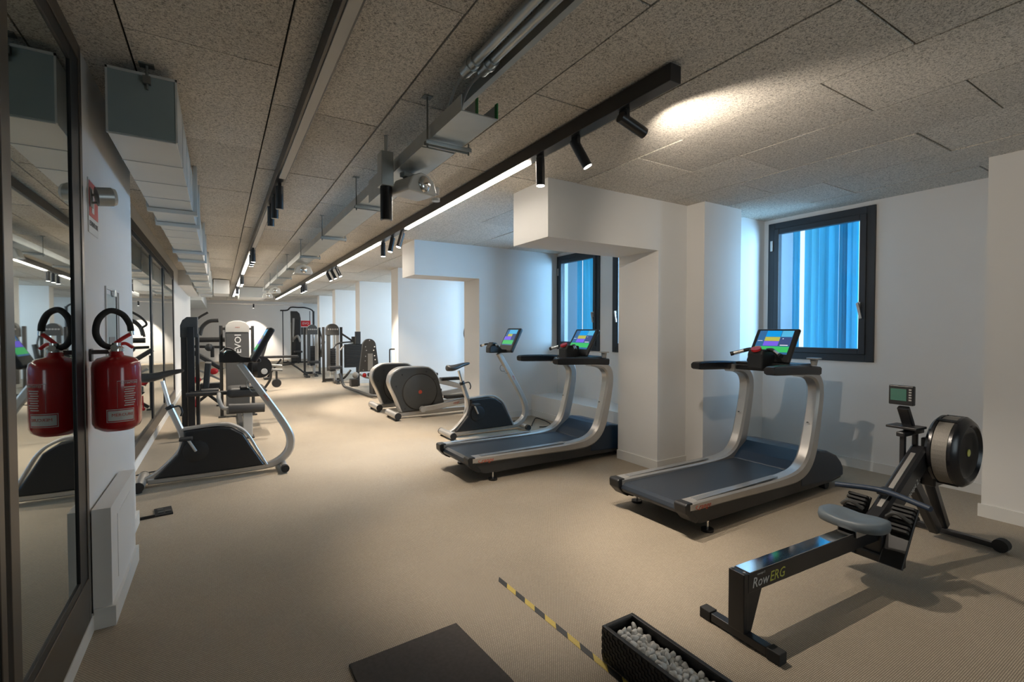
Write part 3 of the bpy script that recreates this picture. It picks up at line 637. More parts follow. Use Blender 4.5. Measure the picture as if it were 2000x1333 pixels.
# ---------------------------------------------------------------- rowing machine
t = thing('rowing_machine', 'long black rowing machine with grey seat and round flywheel cage in the right foreground', 'rowing machine', (2.0, 1.285, 0), -3)
m = MB().box(-.022, .022, -.14, .14, .008, .045); r = m.build('rear_foot_bar', 'blackmetal', t, .003)
for s in (-1, 1): bx('rubber_cap', (-.026, .026, s*.172-.03, s*.172+.03, 0, .05), 'rubber', r, .004)
MB().box(-.03, .0, -.04, .04, .045, .312).build('rear_leg', 'blackmetal', t, .003)
MB().prism([(.0, .04), (.03, .04), (.105, .225), (.0, .225)], -.035, .035).build('leg_gusset', 'blackmetal', t, .002)
b = MB().prism([(0, .222), (0, .309), (1.2, .309), (1.2, .222)], -.04, .04).build('seat_beam', 'blackmetal', t, .003)
bx('rail_plate', (.012, 1.12, -.037, .037, .3095, .313), 'steelplate', b, .001)
for s in (-1, 1): cy('rail_screw', (-.015, s*.028, .312), (-.015, s*.028, .318), .006, 'silver', b, n=10)
text('Row', .066, 'whitetext', b, frame_mtx((.025, -.0405, .240), (1, 0, 0), (0, 0, 1)), ital=.2, center=False, sx=.95)
text('ERG', .066, 'yellowtext', b, frame_mtx((.150, -.0405, .240), (1, 0, 0), (0, 0, 1)), ital=.2, center=False, sx=.95)
text('concept 2', .014, 'whitetext', b, frame_mtx((.06, -.0405, .292), (1, 0, 0), (0, 0, 1)), ital=.2, center=False)
# seat
bm = bmesh.new(); N = 20; vs = []
def seat_outline(a):
    y = .165*math.copysign(abs(math.sin(a))**.8, math.sin(a)); x = .118*math.copysign(abs(math.cos(a))**.7, math.cos(a))
    if x > 0: x *= .72+.28*abs(math.sin(a))
    return x, y
rings = [(.80, .335), (.97, .342), (1.0, .362), (.97, .382), (.85, .386), (.5, .374), (.15, .370)]
for sc, z in rings: vs.append([bm.verts.new((.945+seat_outline(2*PI*i/32)[0]*sc, seat_outline(2*PI*i/32)[1]*sc, z+(.010*(abs(math.sin(2*PI*i/32))) if z > .37 else 0))) for i in range(32)])
for j in range(len(rings)-1):
    for i in range(32): bm.faces.new((vs[j][i], vs[j][(i+1) % 32], vs[j+1][(i+1) % 32], vs[j+1][i]))
bm.faces.new(vs[0][::-1]); bm.faces.new(vs[-1])
for f in bm.faces: f.smooth = True
me = bpy.data.meshes.new('seat'); bm.to_mesh(me); bm.free(); me.materials.append(M['seatgrey']); so = bpy.data.objects.new('seat', me); C.objects.link(so); so.parent = t
MB().box(.88, 1.0, -.05, -.042, .29, .34).box(.88, 1.0, .042, .05, .29, .34).box(.88, 1.0, -.05, .05, .322, .337).build('seat_carriage', 'silver', t, .002)
# main inclined housing, foot stretchers
MB().bar([(1.10, .27), (1.25, .325), (1.72, .63)], .085, [.10, .13, .13]).build('main_frame', 'blackmetal', t)
MB().bar([(1.22, .385), (1.62, .645)], .025, .006).build('chain_guide', 'silver', t)
text('concept 2', .045, 'whitetext', t, frame_mtx((1.50, -.0435, .44), (.84, 0, .55), (-.55, 0, .84)), ital=.2)
for s in (-1, 1):
    MB().bar([(1.09, .12), (1.20, .30), (1.27, .41)], .11, [.02, .022, .02], s*.115).build('foot_stretcher', 'black', t, .004)
    m = MB()
    for k in range(7): m.bar([(1.15+k*.014, .30+k*.018), (1.158+k*.014, .31+k*.018)], .105, .03, s*.115)
    m.build('foot_pad', 'rubber', t)
    MB().tube([(1.17, s*.115-.055, .36), (1.14, s*.115, .40), (1.17, s*.115+.055, .36)], .011, 8, sub=5).build('foot_strap', 'gray', t, smooth_=True)
MB().box(1.10, 1.16, -.16, .16, .11, .16).box(1.12, 1.25, -.06, .06, .14, .26).build('heel_rest', 'black', t, .01)
# front legs and foot
MB().bar([(1.70, .50), (2.10, .06)], .06, .075, .06).build('front_leg', 'blackmetal', t)
MB().bar([(1.93, .52), (2.225, .06)], .06, .06, .06).build('front_leg', 'blackmetal', t)
fb = MB().box(2.19, 2.23, -.24, .24, .012, .045).build('front_foot_bar', 'blackmetal', t, .003)
for s in (-1, 1): MB().cyl((2.18, s*.235, .04), (2.24, s*.235, .04), .04, n=16).build('transport_wheel', 'rubber', fb, smooth_=True)
# flywheel cage
fw = frame_mtx((1.87, -.11, .655), (1, 0, 0), (0, 0, 1))      # lathe axis local z -> -y
mm = Matrix.Translation((1.87, -.105, .655)) @ Matrix.Rotation(PI/2, 4, 'X')
R_ = .212
cage = MB().lathe([(.06, -.085), (.15, -.085), (R_-.02, -.075), (R_, -.055), (R_, -.04), (R_-.008, -.038), (R_-.008, .038), (R_, .04), (R_, .055), (R_-.02, .078), (.17, .085), (.155, .070), (.05, .066)], 48, mm).build('flywheel_cage', 'gloss', t, smooth_=True)
MB().lathe([(R_-.006, -.036), (R_-.004, -.036), (R_-.004, .036), (R_-.006, .036)], 48, mm).build('perforated_band', 'perf', cage)
for k in range(7):
    r = .055+.0145*k; MB().lathe([(r, .0665), (r+.007, .0665), (r+.007, .071), (r, .071)], 40, mm).build('vent_ring', 'black', cage, smooth_=True)
MB().lathe([(.001, .066), (.022, .066), (.022, .074), (.001, .074)], 20, mm).build('hub_badge', 'yellowtext', cage)
for a in (75, 115, 250, 290):
    m_ = mm @ Matrix.Rotation(math.radians(a), 4, 'Z'); MB().box(R_-.012, R_+.004, -.012, .012, -.05, .05, m_).build('cage_clamp', 'gloss', cage, .003)
MB().box(1.785, 1.93, -.05, .03, .42, .72).build('flywheel_mount', 'blackmetal', t, .01)
for x in (1.64, 1.80): MB().box(x-.014, x+.014, .05, .075, .48, .745).build('monitor_post', 'blackmetal', t, .002)
MB().box(1.60, 1.87, .04, .085, .735, .765).build('post_bridge', 'blackmetal', t, .006)
MB().bar([(1.72, .76), (1.69, .82), (1.63, .915)], .06, .035, .06).build('monitor_arm', 'blackmetal', t)
MB().box(1.60, 1.74, -.02, .14, .785, .80).build('phone_cradle', 'black', t, .003)
c = MB().box(1.595, 1.625, -.005, .125, .935, 1.055).build('monitor', 'black', t, .005)
bx('lcd', (1.592, 1.596, .03, .113, .962, 1.035), 'lcd', c)
m = MB()
for k in range(5): m.box(1.592, 1.596, .005, .018, .965+k*.016, .973+k*.016)
m.build('button', 'midgray', c)
hm = MB().tube([(1.20, .225, .455), (1.245, .08, .468), (1.26, 0, .47), (1.245, -.08, .468), (1.20, -.245, .455)], .0155, 12, sub=5).build('handle', 'bluegrip', t, smooth_=True)
MB().box(1.25, 1.33, -.03, .03, .445, .48).build('handle_cradle', 'black', t, .006)

# ---------------------------------------------------------------- upright bikes
def bike(loc, rz, label, sh=0):
    t = thing('exercise_bike', label, 'exercise bike', loc, rz)
    f = cy('rear_stabilizer', (.03, -.19, .055), (.03, .19, .055), .042, 'silver', t, n=20)
    for s in (-1, 1):
        cy('end_cap', (.03, s*.19, .055), (.03, s*.205, .055), .043, 'black', f, n=20); cy('levelling_foot', (.03, s*.16, 0), (.03, s*.16, .02), .025, 'black', f)
    f = cy('front_stabilizer', (1.17, -.17, .05), (1.17, .17, .05), .03, 'silver', t, n=16)
    for s in (-1, 1): cy('end_cap', (1.17, s*.15, .045), (1.17, s*.20, .045), .037, 'rubber', f)
    MB().prism([(.12, .075), (.30, .27), (.35, .42), (.35, .48), (.62, .49), (.72, .47), (.82, .40), (.90, .25), (1.0, .075)], -.07, .07).build('shroud', 'black', t, .015, seg=3)
    MB().bar([(.33, .49), (.62, .507), (.74, .485), (.85, .40), (.94, .23), (1.02, .07)], .09, .022, 0, sub=5).build('shroud_rim', 'silver', t, smooth_=True)
    MB().bar([(.05, .055), (.15, .11), (.28, .235), (.335, .33), (.335, .44), (.30, .55), (.245, .70)], .055, .052, 0, sub=5).build('seat_tube', 'silver', t, smooth_=True)
    MB().tube([(.25, 0, .68), (.195, 0, .87+sh)], .017, 12).build('seat_post', 'chrome', t, smooth_=True)
    cl = cy('clamp_collar', (.252, 0, .685), (.238, 0, .715), .035, 'black', t)
    tb('clamp_lever', [(.27, -.02, .70), (.32, -.05, .71), (.34, -.06, .66), (.33, -.06, .62)], .008, 'black', cl, 5)
    bm = MB(); N = 10; secs = [(-.0+.02, .03, .055), (.04, .085, .06), (.10, .095, .06), (.18, .075, .05), (.25, .035, .04), (.32, .022, .03), (.36, .012, .02)]
    vs = []; 
    for i, (x, w_, h_) in enumerate(secs):
        zc = .905+sh+(-.012 if 1 < i < 4 else 0)+.055*(x-.02)/.34*(1 if i > 2 else .6)
        for k in range(10):
            a = 2*PI*k/10; vs.append((x, w_*math.cos(a), zc+h_*.72*math.sin(a)))
    bm.add(vs, [(j*10+k, j*10+(k+1) % 10, (j+1)*10+(k+1) % 10, (j+1)*10+k) for j in range(6) for k in range(10)]+[tuple(range(10))[::-1], tuple(range(60, 70))])
    bm.build('saddle', 'vinyl', t, smooth_=True).modifiers.new('sub', 'SUBSURF').levels = 1
    MB().bar([(.08, .05), (.6, .048), (.98, .055), (1.12, .085), (1.215, .17), (1.24, .29), (1.20, .42), (1.08, .63), (.93, .87), (.80, 1.08)], .075, [.05, .05, .055, .068, .075, .075, .072, .068, .062, .058], 0, sub=5).build('main_tube', 'silver', t, smooth_=True)
    text('range', .035, 'redtext', t, frame_mtx((1.02, -.039, .73), (-.5, 0, .85), (-.85, 0, -.5)), ital=.3)
    for s in (-1, 1):
        c = MB().tube([(.44, s*.08, .29), (.44+s*.07, s*.095, .29+s*-.14)], .012, 8).build('crank_arm', 'silver', t, smooth_=True)
        MB().box(.39+s*.07, .49+s*.07, s*.15-.05, s*.15+.05, .285-s*.14-.012, .285-s*.14+.012).build('pedal', 'rubber', c, .006)
    MB().lathe([(.001, 0), (.10, 0), (.10, .006), (.095, .008), (.001, .008)], 28, Matrix.Translation((.44, -.07, .29)) @ Matrix.Rotation(PI/2, 4, 'X')).build('crank_cover', 'black', t, smooth_=True)
    MB().prism([(.63, 1.09), (.63, 1.17), (.68, 1.235), (.74, 1.225), (.82, 1.14), (.98, 1.12), (.98, 1.085)], -.06, .06).build('control_pod', 'black', t, .012, seg=3)
    for s in (-1, 1):
        MB().tube([(.73, s*.05, 1.20), (.69, s*.13, 1.205), (.66, s*.20, 1.19)], .014, 10, sub=4).build('handle_arm', 'black', t, smooth_=True)
        g = cy('pulse_grip', (.675, s*.165, 1.20), (.655, s*.215, 1.185), .0155, 'chrome', t); cy('grip_cap', (.657, s*.212, 1.186), (.65, s*.235, 1.18), .018, 'black', g)
    n = Vector((.17, 0, .32)).normalized(); mm = frame_mtx((.975, 0, 1.285), (0, -1, 0), n)
    c = MB().box(-.175, .175, -.20, .165, -.055, 0, mm).build('console', 'black', t, .02, seg=4)
    m = MB(); cols = ['navy', 'blue', 'sky', 'yel', 'vio', 'grn', 'ink', 'wht']
    quads = [(-.135, .135, -.105, .135, 0), (-.075, .135, .07, .133, 2), (-.075, .04, .03, .067, 3), (-.135, .04, -.025, .027, 4), (-.135, .135, -.09, -.03, 5), (.045, .13, -.025, .067, 6)]
    for i_, (a, b, c0, d0, ci) in enumerate(quads):
        m.cur = ci; z = .001+.0004*i_; m.add([mm @ Vector(v) for v in ((a, c0, z), (b, c0, z), (b, d0, z), (a, d0, z))], [(0, 1, 2, 3)])
    m.build('display', ['scr_'+x for x in cols], c)
    tb('bottle_cage', [(.93, .03, .92), (.86, .05, .90), (.87, .05, .83), (.97, .03, .82), (.90, -.03, .80), (.86, -.03, .88)], .004, 'bolt', t, 5, 6)
    return t
bike((2.47, 5.70, 0), 0, 'silver and black exercise bike behind the far treadmill, on the right side')
bike((-.64, 5.30, 0), 0, 'silver and black exercise bike at the left wall next to the mirror', .07)
tag(tb('power_cable', [(-.70, 5.75, .008), (-.55, 5.82, .008), (-.35, 5.78, .008), (-.1, 5.7, .008)], .006, 'rubber'), 'black power cable behind the left exercise bike on the floor', 'cable')
tag(tb('power_cable', [(3.85, 5.75, .008), (4.05, 6.0, .008), (4.25, 6.2, .01), (4.2, 5.8, .008), (4.05, 5.6, .008), (3.9, 5.62, .008)], .007, 'rubber'), 'thin dark cable looped on the floor beside the right exercise bike', 'cable')

# ---------------------------------------------------------------- ellipticals
def elliptical(loc, rz, label):
    t = thing('elliptical_trainer', label, 'elliptical trainer', loc, rz)
    f = cy('rear_stabilizer', (.0, -.25, .075), (.0, .25, .075), .052, 'silver', t, n=20)
    for s in (-1, 1): cy('end_cap', (0, s*.25, .075), (0, s*.262, .075), .053, 'black', f, n=20); cy('levelling_foot', (0, s*.2, 0), (0, s*.2, .03), .03, 'black', f)
    out = [(.12, .11), (.03, .34), (-.055, .53), (-.06, .63), (-.02, .72), (.08, .785), (.2, .80), (.5, .795), (.6, .765), (.68, .69), (.74, .56), (.85, .13)]
    sm = smooth([Vector((a, 0, b)) for a, b in out], 4)
    MB().prism([(v.x, v.z) for v in sm], -.10, .10).build('shroud', 'ellip', t, .012, seg=3)
    MB().bar(out[:11], .18, .035, 0, sub=5).build('shroud_rim', 'silver', t, smooth_=True)
    for s in (-1, 1):
        mm = Matrix.Translation((.41, s*.10, .41)) @ Matrix.Rotation(s*-PI/2, 4, 'X')
        MB().lathe([(.001, -.0), (.295, -.0), (.295, .004), (.001, .004)], 48, mm).build('disc_gap', 'slot', t)
        MB().lathe([(.001, .004), (.28, .004), (.28, .012), (.265, .018), (.001, .018)], 48, mm).build('flywheel_disc', 'ellip', t, smooth_=True)
        MB().lathe([(.001, .018), (.03, .018), (.03, .021), (.001, .021)], 20, mm).build('disc_badge', 'orange', t)
    m = MB()
    for a, b in ((.12, .70), (.02, .52), (.52, .73), (.66, .60), (.16, .16)): m.cyl((a, -.10, b), (a, -.106, b), .012, n=10)
    m.build('cover_screw', 'black', t)
    MB().box(.0, 2.15, -.045, .045, .035, .10).build('base_rail', 'silver', t, .01)
    a = MB().bar([(.42, .14), (.60, .15), (1.7, .30)], .05, .085, -.17).build('pedal_link', 'silver', t); cy('link_pivot', (.43, -.20, .14), (.43, -.135, .14), .048, 'silver', a)
    MB().bar([(.42, .64), (.80, .55), (1.7, .30)], .05, .085, .17).build('pedal_link', 'silver', t)
    for s, (x, z) in ((-1, (.98, .30)), (1, (1.05, .56))): MB().box(x-.17, x+.17, s*.17-.07, s*.17+.07, z-.02, z+.03).build('pedal', 'rubber', t, .01)
    MB().bar([(2.15, .08), (2.05, .5), (1.98, 1.0), (1.96, 1.35)], .08, [.1, .08, .06, .05], 0, sub=4).build('front_mast', 'silver', t)
    for s in (-1, 1): tb('moving_handle', [(1.9, s*.22, .30), (2.08, s*.23, .8), (1.99, s*.24, 1.13), (1.87, s*.25, 1.22), (1.84, s*.25, 1.36), (1.90, s*.25, 1.58)], .018, 'black', t, 6)
    MB().box(1.95, 2.0, -.17, .17, 1.25, 1.5).build('console', 'black', t, .015)
    MB().bar([(2.05, .05), (2.2, .05)], .45, .06).build('front_stabilizer', 'silver', t)
    text('range', .05, 'redtext', t, frame_mtx((1.0, -.197, .205), (1, 0, .14), (0, 0, 1)), ital=.3)
    return t
e1 = elliptical((2.31, 7.37, 0), 0, 'grey round bodied elliptical trainer with silver rim, the nearer of the two')
e2 = dup(e1, (2.30, 8.33, 0), 0, 'grey round bodied elliptical trainer half hidden behind the nearer one')

hs = [o for o in bpy.data.objects if o.parent == e2 and o.name.startswith('moving_handle')]
hs[0].location = (-.17, 0, 0)
# ---------------------------------------------------------------- strength machines at the back
def posts(t, xs, y, z, r=.03, m='dark', name='upright_post'):
    for x in xs: cy(name, (x, y, .0), (x, y, z), r, m, t, n=14)
def feet(t, pts):
    for x, y in pts: MB().box(x-.05, x+.05, y-.04, y+.04, 0, .02).build('foot', 'rubber', t, .004)
# EVOI leg extension (left centre)
t = thing('leg_extension_machine', 'leg extension machine with tall grey shroud lettered EVOI and black roller pad', 'gym machine', (.24, 8.95, 0))
MB().prism([(-.165, .05), (.165, .05), (.165, 1.36), (-.165, 1.36)], -.11, .11).build('weight_shroud', 'gray', t, .01)
MB().prism([(-.17, 1.36), (.17, 1.36), (.17, 1.46), (.12, 1.525), (.04, 1.55), (-.04, 1.55), (-.12, 1.525), (-.17, 1.46)], -.12, .12).build('shroud_cap', 'midgray', t, .012, seg=3)
text('EVOI', .13, 'whitetext', t, frame_mtx((.01, -.1115, 1.18), (0, 0, 1), (-1, 0, 0)), sx=1.1)
text('enerz', .03, 'orange', t, frame_mtx((0, -.122, 1.445), (1, 0, 0), (0, 0, 1)), ital=.2)
posts(t, (-.225, .22), .0, 1.47, .024)
MB().box(-.22, .22, -.02, .02, 1.40, 1.44).build('top_bar', 'dark', t)
feet(t, [(-.225, -.05), (.22, -.05)])
MB().box(-.03, .03, -1.85, -.1, .05, .11).build('base_beam', 'dark', t, .006)
MB().box(.0, .11, -1.93, -1.84, 0, .40).build('front_post', 'midgray', t, .01)
MB().box(-.02, .13, -1.96, -1.80, 0, .02).build('post_foot', 'dark', t, .004)
s_ = MB().box(-.17, .29, -1.70, -1.22, .50, .63).build('seat_pad', 'vinyl', t, .05, seg=4)
MB().box(-.02, .14, -1.72, -1.55, .625, .65).build('pad_seam', 'dark', s_, .01)
MB().cyl((-.155, -1.92, .40), (.25, -1.92, .385), .062, n=24).build('roller_pad', 'vinyl', t, smooth_=True)
tb('roller_arm', [(-.15, -1.92, .40), (-.22, -1.92, .42), (-.26, -1.85, .52), (-.26, -1.6, .56)], .025, 'midgray', t, 6)
MB().cyl((-.62, -1.55, .565), (-.17, -1.55, .565), .028, n=14).build('leg_rest_bar', 'dark', t, smooth_=True)
MB().cyl((.16, -.95, .86), (.225, -.95, .86), .15, n=40).build('cam_disc', 'black', t, smooth_=True)
MB().lathe([(.001, 0), (.15, 0), (.165, .02), (.165, .05), (.001, .05)], 36, Matrix.Translation((.27, -.75, .84)) @ Matrix.Rotation(PI/2, 4, 'X')).build('cam_cover', 'black', t, smooth_=True)
MB().lathe([(.001, .05), (.045, .05), (.04, .062), (.001, .062)], 24, Matrix.Translation((.33, -.75, .77)) @ Matrix.Rotation(PI/2, 4, 'X')).build('cam_hub', 'label', t, smooth_=True)
MB().bar([(-.03, .62), (.0, .95)], .40, .07, -1.12).build('back_pad', 'vinyl', t)
bp = bpy.data.objects['back_pad']; bp.location = (-.38, 0, 0); bp.hide_render = False
MB().bar([(.0, .0), (.0, .0)], .01, .01) if False else None
MB().tube([(.27, -.75, .80), (.45, -.78, .79), (.58, -.8, .78)], .02, 8).build('side_lever', 'midgray', t, smooth_=True)
# left tower seen edge-on
t = thing('leg_curl_machine', 'dark slim weight tower machine standing behind the left bike saddle', 'gym machine', (-.34, 7.85, 0))
MB().prism([(-.11, 1.30), (.085, 1.30), (.085, 1.575), (-.035, 1.575), (-.085, 1.53), (-.11, 1.46)], -.15, .15).build('tower_cap', 'gray', t, .006)
MB().box(-.105, -.04, -.14, .14, .04, 1.30).build('weight_stack', 'dark', t, .004)
MB().box(-.03, .045, -.20, -.12, .03, 1.44).build('front_column', 'blackmetal', t, .006)
MB().box(.055, .095, -.14, .14, .03, 1.35).build('rear_column', 'dark', t, .006)
MB().box(-.11, .1, -.2, .2, 0, .04).build('base', 'dark', t, .004)
MB().cyl((.0, -.25, .56), (.30, -.25, .57), .03, n=14).build('roller_bar', 'dark', t, smooth_=True)
MB().cyl((.12, -.25, .57), (.32, -.25, .57), .042, n=16).build('roller_pad', 'vinyl', t, smooth_=True)
feet(t, [(-.08, -.18), (.08, -.18)])
# plate loaded machine with red parts between them
t = thing('chest_press_machine', 'dark press machine with curved handles and red covers between tower and leg extension', 'gym machine', (-.12, 10.4, 0))
tb('press_handle', [(-.25, -.1, 1.28), (-.21, -.1, 1.42), (-.28, -.1, 1.50), (-.20, -.1, 1.62), (-.06, -.1, 1.72)], .02, 'dark', t, 6)
tb('press_handle', [(-.20, .2, 1.30), (-.16, .2, 1.45), (-.05, .2, 1.56), (.10, .2, 1.58)], .036, 'vinyl', t, 6)
MB().cyl((-.25, 0, 1.22), (.2, 0, 1.22), .045, n=14).build('arm_roller', 'vinyl', t, smooth_=True)
MB().cyl((-.3, 0, 1.10), (.2, 0, 1.08), .025, n=12).build('cross_tube', 'dark', t, smooth_=True)
MB().sph((-.05, -.05, 1.08), .07, 12).build('pivot_hub', 'gray', t, smooth_=True)
MB().bar([(-.36, 1.06), (.16, .68)], .2, .07, -.2).build('back_pad', 'vinyl', t)
MB().bar([(-.30, .74), (.12, .50)], .04, .035, -.25).bar([(-.28, .46), (.2, .72)], .04, .03, -.28).build('link_arm', 'midgray', t)
for k, (x, z, r) in enumerate(((.02, .66, .07), (-.24, .52, .07), (-.1, .43, .05))): MB().sph((x, -.3, z), r, 14, (1, .6, .8)).build('red_cover', 'redplastic', t, smooth_=True)
MB().box(-.2, .15, -.05, .15, .30, .42).build('seat_pad', 'vinyl', t, .02)
MB().box(-.03, .03, -.1, .2, .9, 1.1).build('pulley_block', 'dark', t, .01)
MB().bar([(-.28, .05), (.08, .35)], .05, .05, 0).bar([(.08, .05), (-.2, .32)], .05, .05, .1).build('base_frame', 'dark', t)
MB().tube([(-.24, -.4, .30), (-.25, -.42, .10)], .012, 8).sph((-.25, -.42, .08), .03, 8).build('foot_pin', 'redplastic', t)
posts(t, (-.3, .28), .15, .95, .02); feet(t, [(-.3, .0), (.1, -.1)])
# bench with wheels (incline) and flat bench
t = thing('incline_bench', 'black adjustable incline bench with transport wheel in the middle of the aisle', 'bench', (.85, 12.3, 0))
MB().bar([(-.06, .62), (.10, 1.20)], .26, .06, .3).build('back_pad', 'vinyl', t)
MB().bar([(.0, .72), (.12, .55), (.14, .3), (.05, .12), (-.02, .04)], .05, .05, 0, sub=5).build('rear_frame', 'dark', t)
MB().box(-.1, .06, -.05, .05, 0, .03).build('rear_foot', 'dark', t, .004)
MB().cyl((.02, 0, .60), (.38, 0, .56), .03, n=12).build('lever_bar', 'midgray', t, smooth_=True)
MB().lathe([(.001, -.03), (.09, -.03), (.10, -.02), (.10, .02), (.09, .03), (.001, .03)], 28, Matrix.Translation((.26, -.02, .17)) @ Matrix.Rotation(PI/2, 4, 'X')).build('wheel', 'dark', t, smooth_=True)
MB().box(.24, .28, -.06, .03, .2, .5).build('wheel_fork', 'dark', t, .004)
MB().box(-.45, .02, -.1, .25, .42, .50).build('seat_pad', 'vinyl', t, .02)
t = thing('flat_bench', 'long black flat bench in the aisle in front of the cable rack', 'bench', (1.45, 15.2, 0))
MB().box(-.42, .50, -.15, .15, .60, .66).build('bench_pad', 'vinyl', t, .02)
MB().box(-.62, -.44, -.12, .12, .61, .66).build('head_pad', 'vinyl', t, .02)
MB().bar([(-.3, .06), (-.1, .36), (.05, .56)], .05, .05).bar([(.2, .5), (.5, .28), (.75, .06)], .05, .05).bar([(-.25, .35), (.4, .42)], .05, .05).build('bench_frame', 'dark', t)
MB().box(-.4, -.25, -.2, .2, 0, .05).box(.68, .8, -.2, .2, 0, .05).build('foot_bar', 'dark', t, .005)
# weight towers on the right
def tower(loc, rz, label, w_=.42, h=1.5, arms=True):
    t = thing('weight_stack_machine', label, 'gym machine', loc, rz)
    hw = w_/2
    prof = [(hw*.72*math.cos(a), h-.16+.17*math.sin(a)) for a in [PI*i/12 for i in range(13)]]
    MB().prism([(hw*.72, h-.30)]+prof+[(-hw*.72, h-.30)], -.10, .08).build('tower_head', 'gray', t, .008)
    m = MB()
    for k in range(5): m.cyl((-hw*.5+hw*.25*k, -.104, h-.14), (-hw*.5+hw*.25*k, -.10, h-.14), .022, n=10)
    m.build('head_disc', 'silver', t)
    MB().box(-hw*.70, -hw*.28, -.09, -.07, .30, h-.3).build('shroud_panel', 'gray', t, .003)
    MB().box(hw*.35, hw*.70, -.09, -.07, .30, h-.3).build('shroud_panel', 'silver', t, .003)
    for k in range(13): MB().box(-hw*.34, hw*.34, -.06, .06, .28+k*.048, .28+k*.048+.042).build('weight_plate', 'blackmetal', t, .003)
    for x in (-.06, .06): cy('guide_rod', (x, 0, .1), (x, 0, h-.2), .010, 'chrome', t, n=8)
    for x in (-hw, hw): MB().box(x-.03, x+.03, -.05, .03, 0, h-.08).build('upright_post', 'dark', t, .008)
    MB().box(-hw, hw, -.05, .05, .02, .09).build('base_beam', 'dark', t, .005)
    MB().bar([(-.02, .05), (-.02, .32)], .07, .07, -.45).build('seat_post', 'midgray', t)
    MB().box(-.18, .14, -.62, -.28, .38, .45).build('seat_pad', 'vinyl', t, .02)
    MB().box(-.03, .03, -.75, 0, .03, .08).build('floor_beam', 'dark', t, .005)
    feet(t, [(-hw, -.05), (hw, -.05), (0, -.75)])
    if arms:
        tb('press_arm', [(hw, 0, h-.25), (hw+.22, -.1, h-.42), (hw+.30, -.12, h-.50)], .025, 'dark', t, 4)
        tb('press_arm', [(hw+.30, -.12, h-.48), (.08, -.35, h-.52), (-.08, -.45, h-.66)], .022, 'dark', t, 5)
        tb('press_arm', [(hw+.32, -.12, h-.50), (.22, -.35, h-.60), (.12, -.4, h-.70)], .018, 'midgray', t, 5)
        MB().box(hw+.26, hw+.36, -.16, -.06, h-.62, h-.34).build('pivot_block', 'dark', t, .01)
        tb('foot_lever', [(.0, -.5, .05), (.22, -.4, .12), (.40, -.35, .32)], .03, 'dark', t, 4)
    else:
        MB().bar([(hw+.03, .55), (hw+.10, 1.05)], .22, .06, -.15).build('back_pad', 'gray', t)
        MB().tube([(hw, -.05, h-.12), (hw+.06, -.1, h-.45), (hw+.03, -.2, h-.6)], .02, 8, sub=4).build('press_arm', 'dark', t, smooth_=True)
    return t
tower((2.60, 13.6, 0), 0, 'dark weight stack machine with press arms, nearer of the two round topped towers', .46, 1.56)
tower((2.47, 16.1, 0), 0, 'dark weight stack machine with round top standing behind the press arm tower', .44, 1.56, False)
# leg press with perforated back
t = thing('leg_press_machine', 'leg press machine with studded tall back pad and ribbed black foot plate', 'gym machine', (2.84, 10.7, 0))
prof = [(-.02+.145*math.cos(a), 1.06+.145*math.sin(a)) for a in [PI*i/12 for i in range(13)]]
MB().prism([(.20, .48)]+prof+[(-.24, .48)], -.05, .05).build('back_plate', 'gray', t, .012)
m = MB()
for x, z in ((-.02, 1.17), (-.11, 1.03), (.09, 1.03), (-.09, .95), (.07, .95), (.09, .83), (-.11, .82), (-.12, .72), (.1, .74), (-.16, .52)): m.cyl((x, -.058, z), (x, -.05, z), .013, n=8)
m.build('stud', 'chrome', t)
MB().box(-.06, .05, -.06, -.045, .5, .88).build('centre_strip', 'midgray', t, .004)
MB().box(-.04, .24, -.3, .1, .36, .44).build('seat_pad', 'vinyl', t, .02)
m = thing('weight_shroud_panel', 'ribbed black panel shroud standing left of the studded back pad', 'panel', (2.88, 12.2, 0))
MB().box(-.27, .27, -.02, .02, .47, 1.05).build('panel_sheet', 'dark', m, .006)
for k in range(13): MB().box(-.255, .255, -.032, -.02, .49+k*.042, .49+k*.042+.028).build('panel_rib', 'dark', m, .003)
MB().box(.02, .10, -.02, .04, 0, .48).build('panel_post', 'dark', m, .005)
MB().box(.0, .12, -.05, .05, 1.05, 1.36).build('upper_post', 'dark', m, .005)
tb('base_frame', [(-.40, 1.2, .35), (-.36, 1.0, .10), (-.30, .7, .05), (-.22, -.6, .05), (-.16, -.9, .05), (.05, -.98, .06), (.12, -.95, .35)], .032, 'gray', t, 6)
tb('seat_arm', [(-.2, .2, .42), (-.05, .0, .34), (.18, -.4, .40)], .022, 'midgray', t, 4)
tb('side_handle', [(.0, -.7, .34), (.25, -.75, .44)], .022, 'silver', t, 2)
MB().box(-.1, .04, -.6, -.3, .03, .35).build('mechanism_box', 'dark', t, .01)
MB().box(-.45, -.30, -.2, .0, .18, .34).build('counter_weight', 'dark', t, .01)
MB().sph((-.34, -.1, .42), .07, 12).build('pivot_cover', 'midgray', t, smooth_=True)
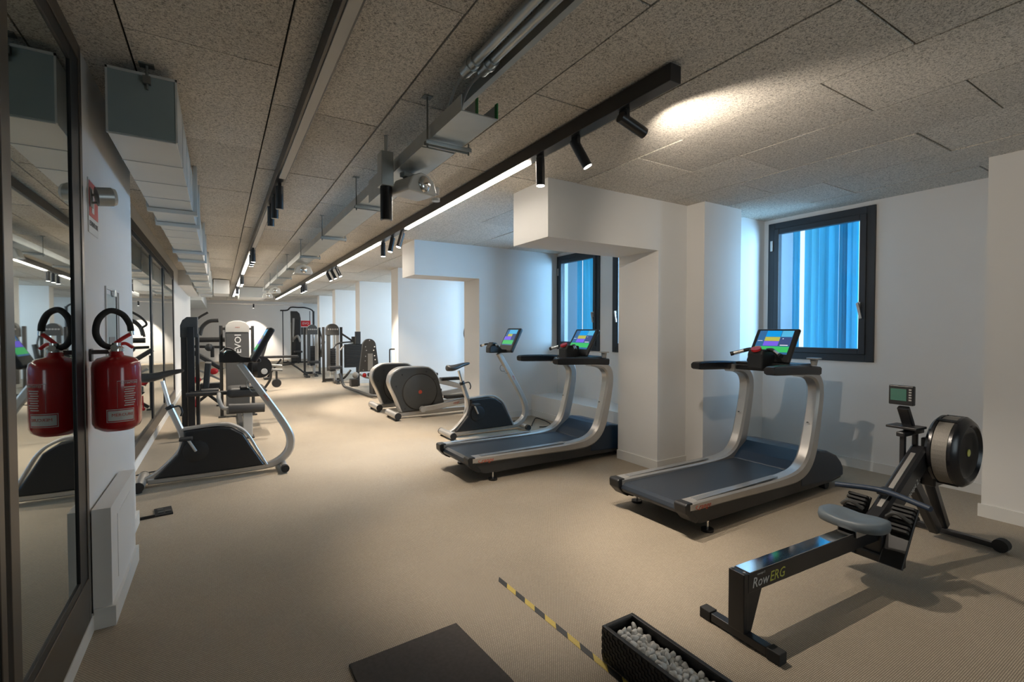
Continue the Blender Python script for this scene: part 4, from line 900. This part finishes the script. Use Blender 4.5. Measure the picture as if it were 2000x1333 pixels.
MB().sph((-.12, .0, .40), .05, 10).build('adjust_knob', 'redplastic', t, smooth_=True)
# cable rack
t = thing('cable_pulley_rack', 'tall black cable rack with pull up bar in the far right corner', 'gym machine', (2.85, 22.2, 0))
tb('pull_up_bar', [(-.68, 0, 2.22), (-.40, 0, 2.24), (-.28, -.1, 2.36), (.0, -.1, 2.36), (.25, -.1, 2.36), (.5, 0, 2.30), (.62, 0, 2.18), (.63, 0, 1.9)], .03, 'blackmetal', t, 3)
for x, r in ((-.58, .02), (.63, .045), (.48, .015)): cy('upright_post', (x, 0, 0), (x, 0, 2.22), r, 'blackmetal', t, n=12)
MB().prism([(-.28, .05), (.1, .05), (.1, 1.9), (.06, 2.1), (-.04, 2.2), (-.28, 2.2)], -.12, .12).build('tower_shroud', 'dark', t, .01)
MB().box(-.12, .06, -.14, -.12, .4, 1.85).build('weight_stack', 'blackmetal', t, .004)
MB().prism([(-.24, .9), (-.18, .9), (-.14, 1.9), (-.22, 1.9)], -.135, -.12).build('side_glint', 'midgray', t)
MB().box(.12, .50, -.02, .0, 1.55, 1.80).build('notice_board', 'redplastic', t)
text('EVO', .14, 'whitetext', t, frame_mtx((.31, -.022, 1.68), (1, 0, 0), (0, 0, 1)))
MB().box(.12, .50, -.02, .0, 1.2, 1.52).build('instruction_board', 'gray', t)
MB().box(-.6, .66, -.1, .1, 0, .06).build('base_beam', 'blackmetal', t, .005)
MB().box(-.2, .1, -.6, -.2, .45, .53).build('seat_pad', 'vinyl', t, .02); MB().box(-.08, -.02, -.45, -.35, 0, .45).build('seat_post', 'dark', t)
tb('pulley_arm', [(-.2, -.15, 1.0), (-.05, -.3, 1.15), (.05, -.3, .9)], .05, 'midgray', t, 4)
# grab handle on the pillar
t = thing('grab_handle', 'dark vertical grab handle projecting beside the third white pillar', 'handle', (3.08, 9.75, 0))
tb('handle_bar', [(.02, .0, 1.0), (-.07, 0, 1.0), (-.085, 0, .97), (-.085, 0, .75), (-.085, 0, .56), (-.07, 0, .53), (.02, 0, .53)], .014, 'black', t, 3)
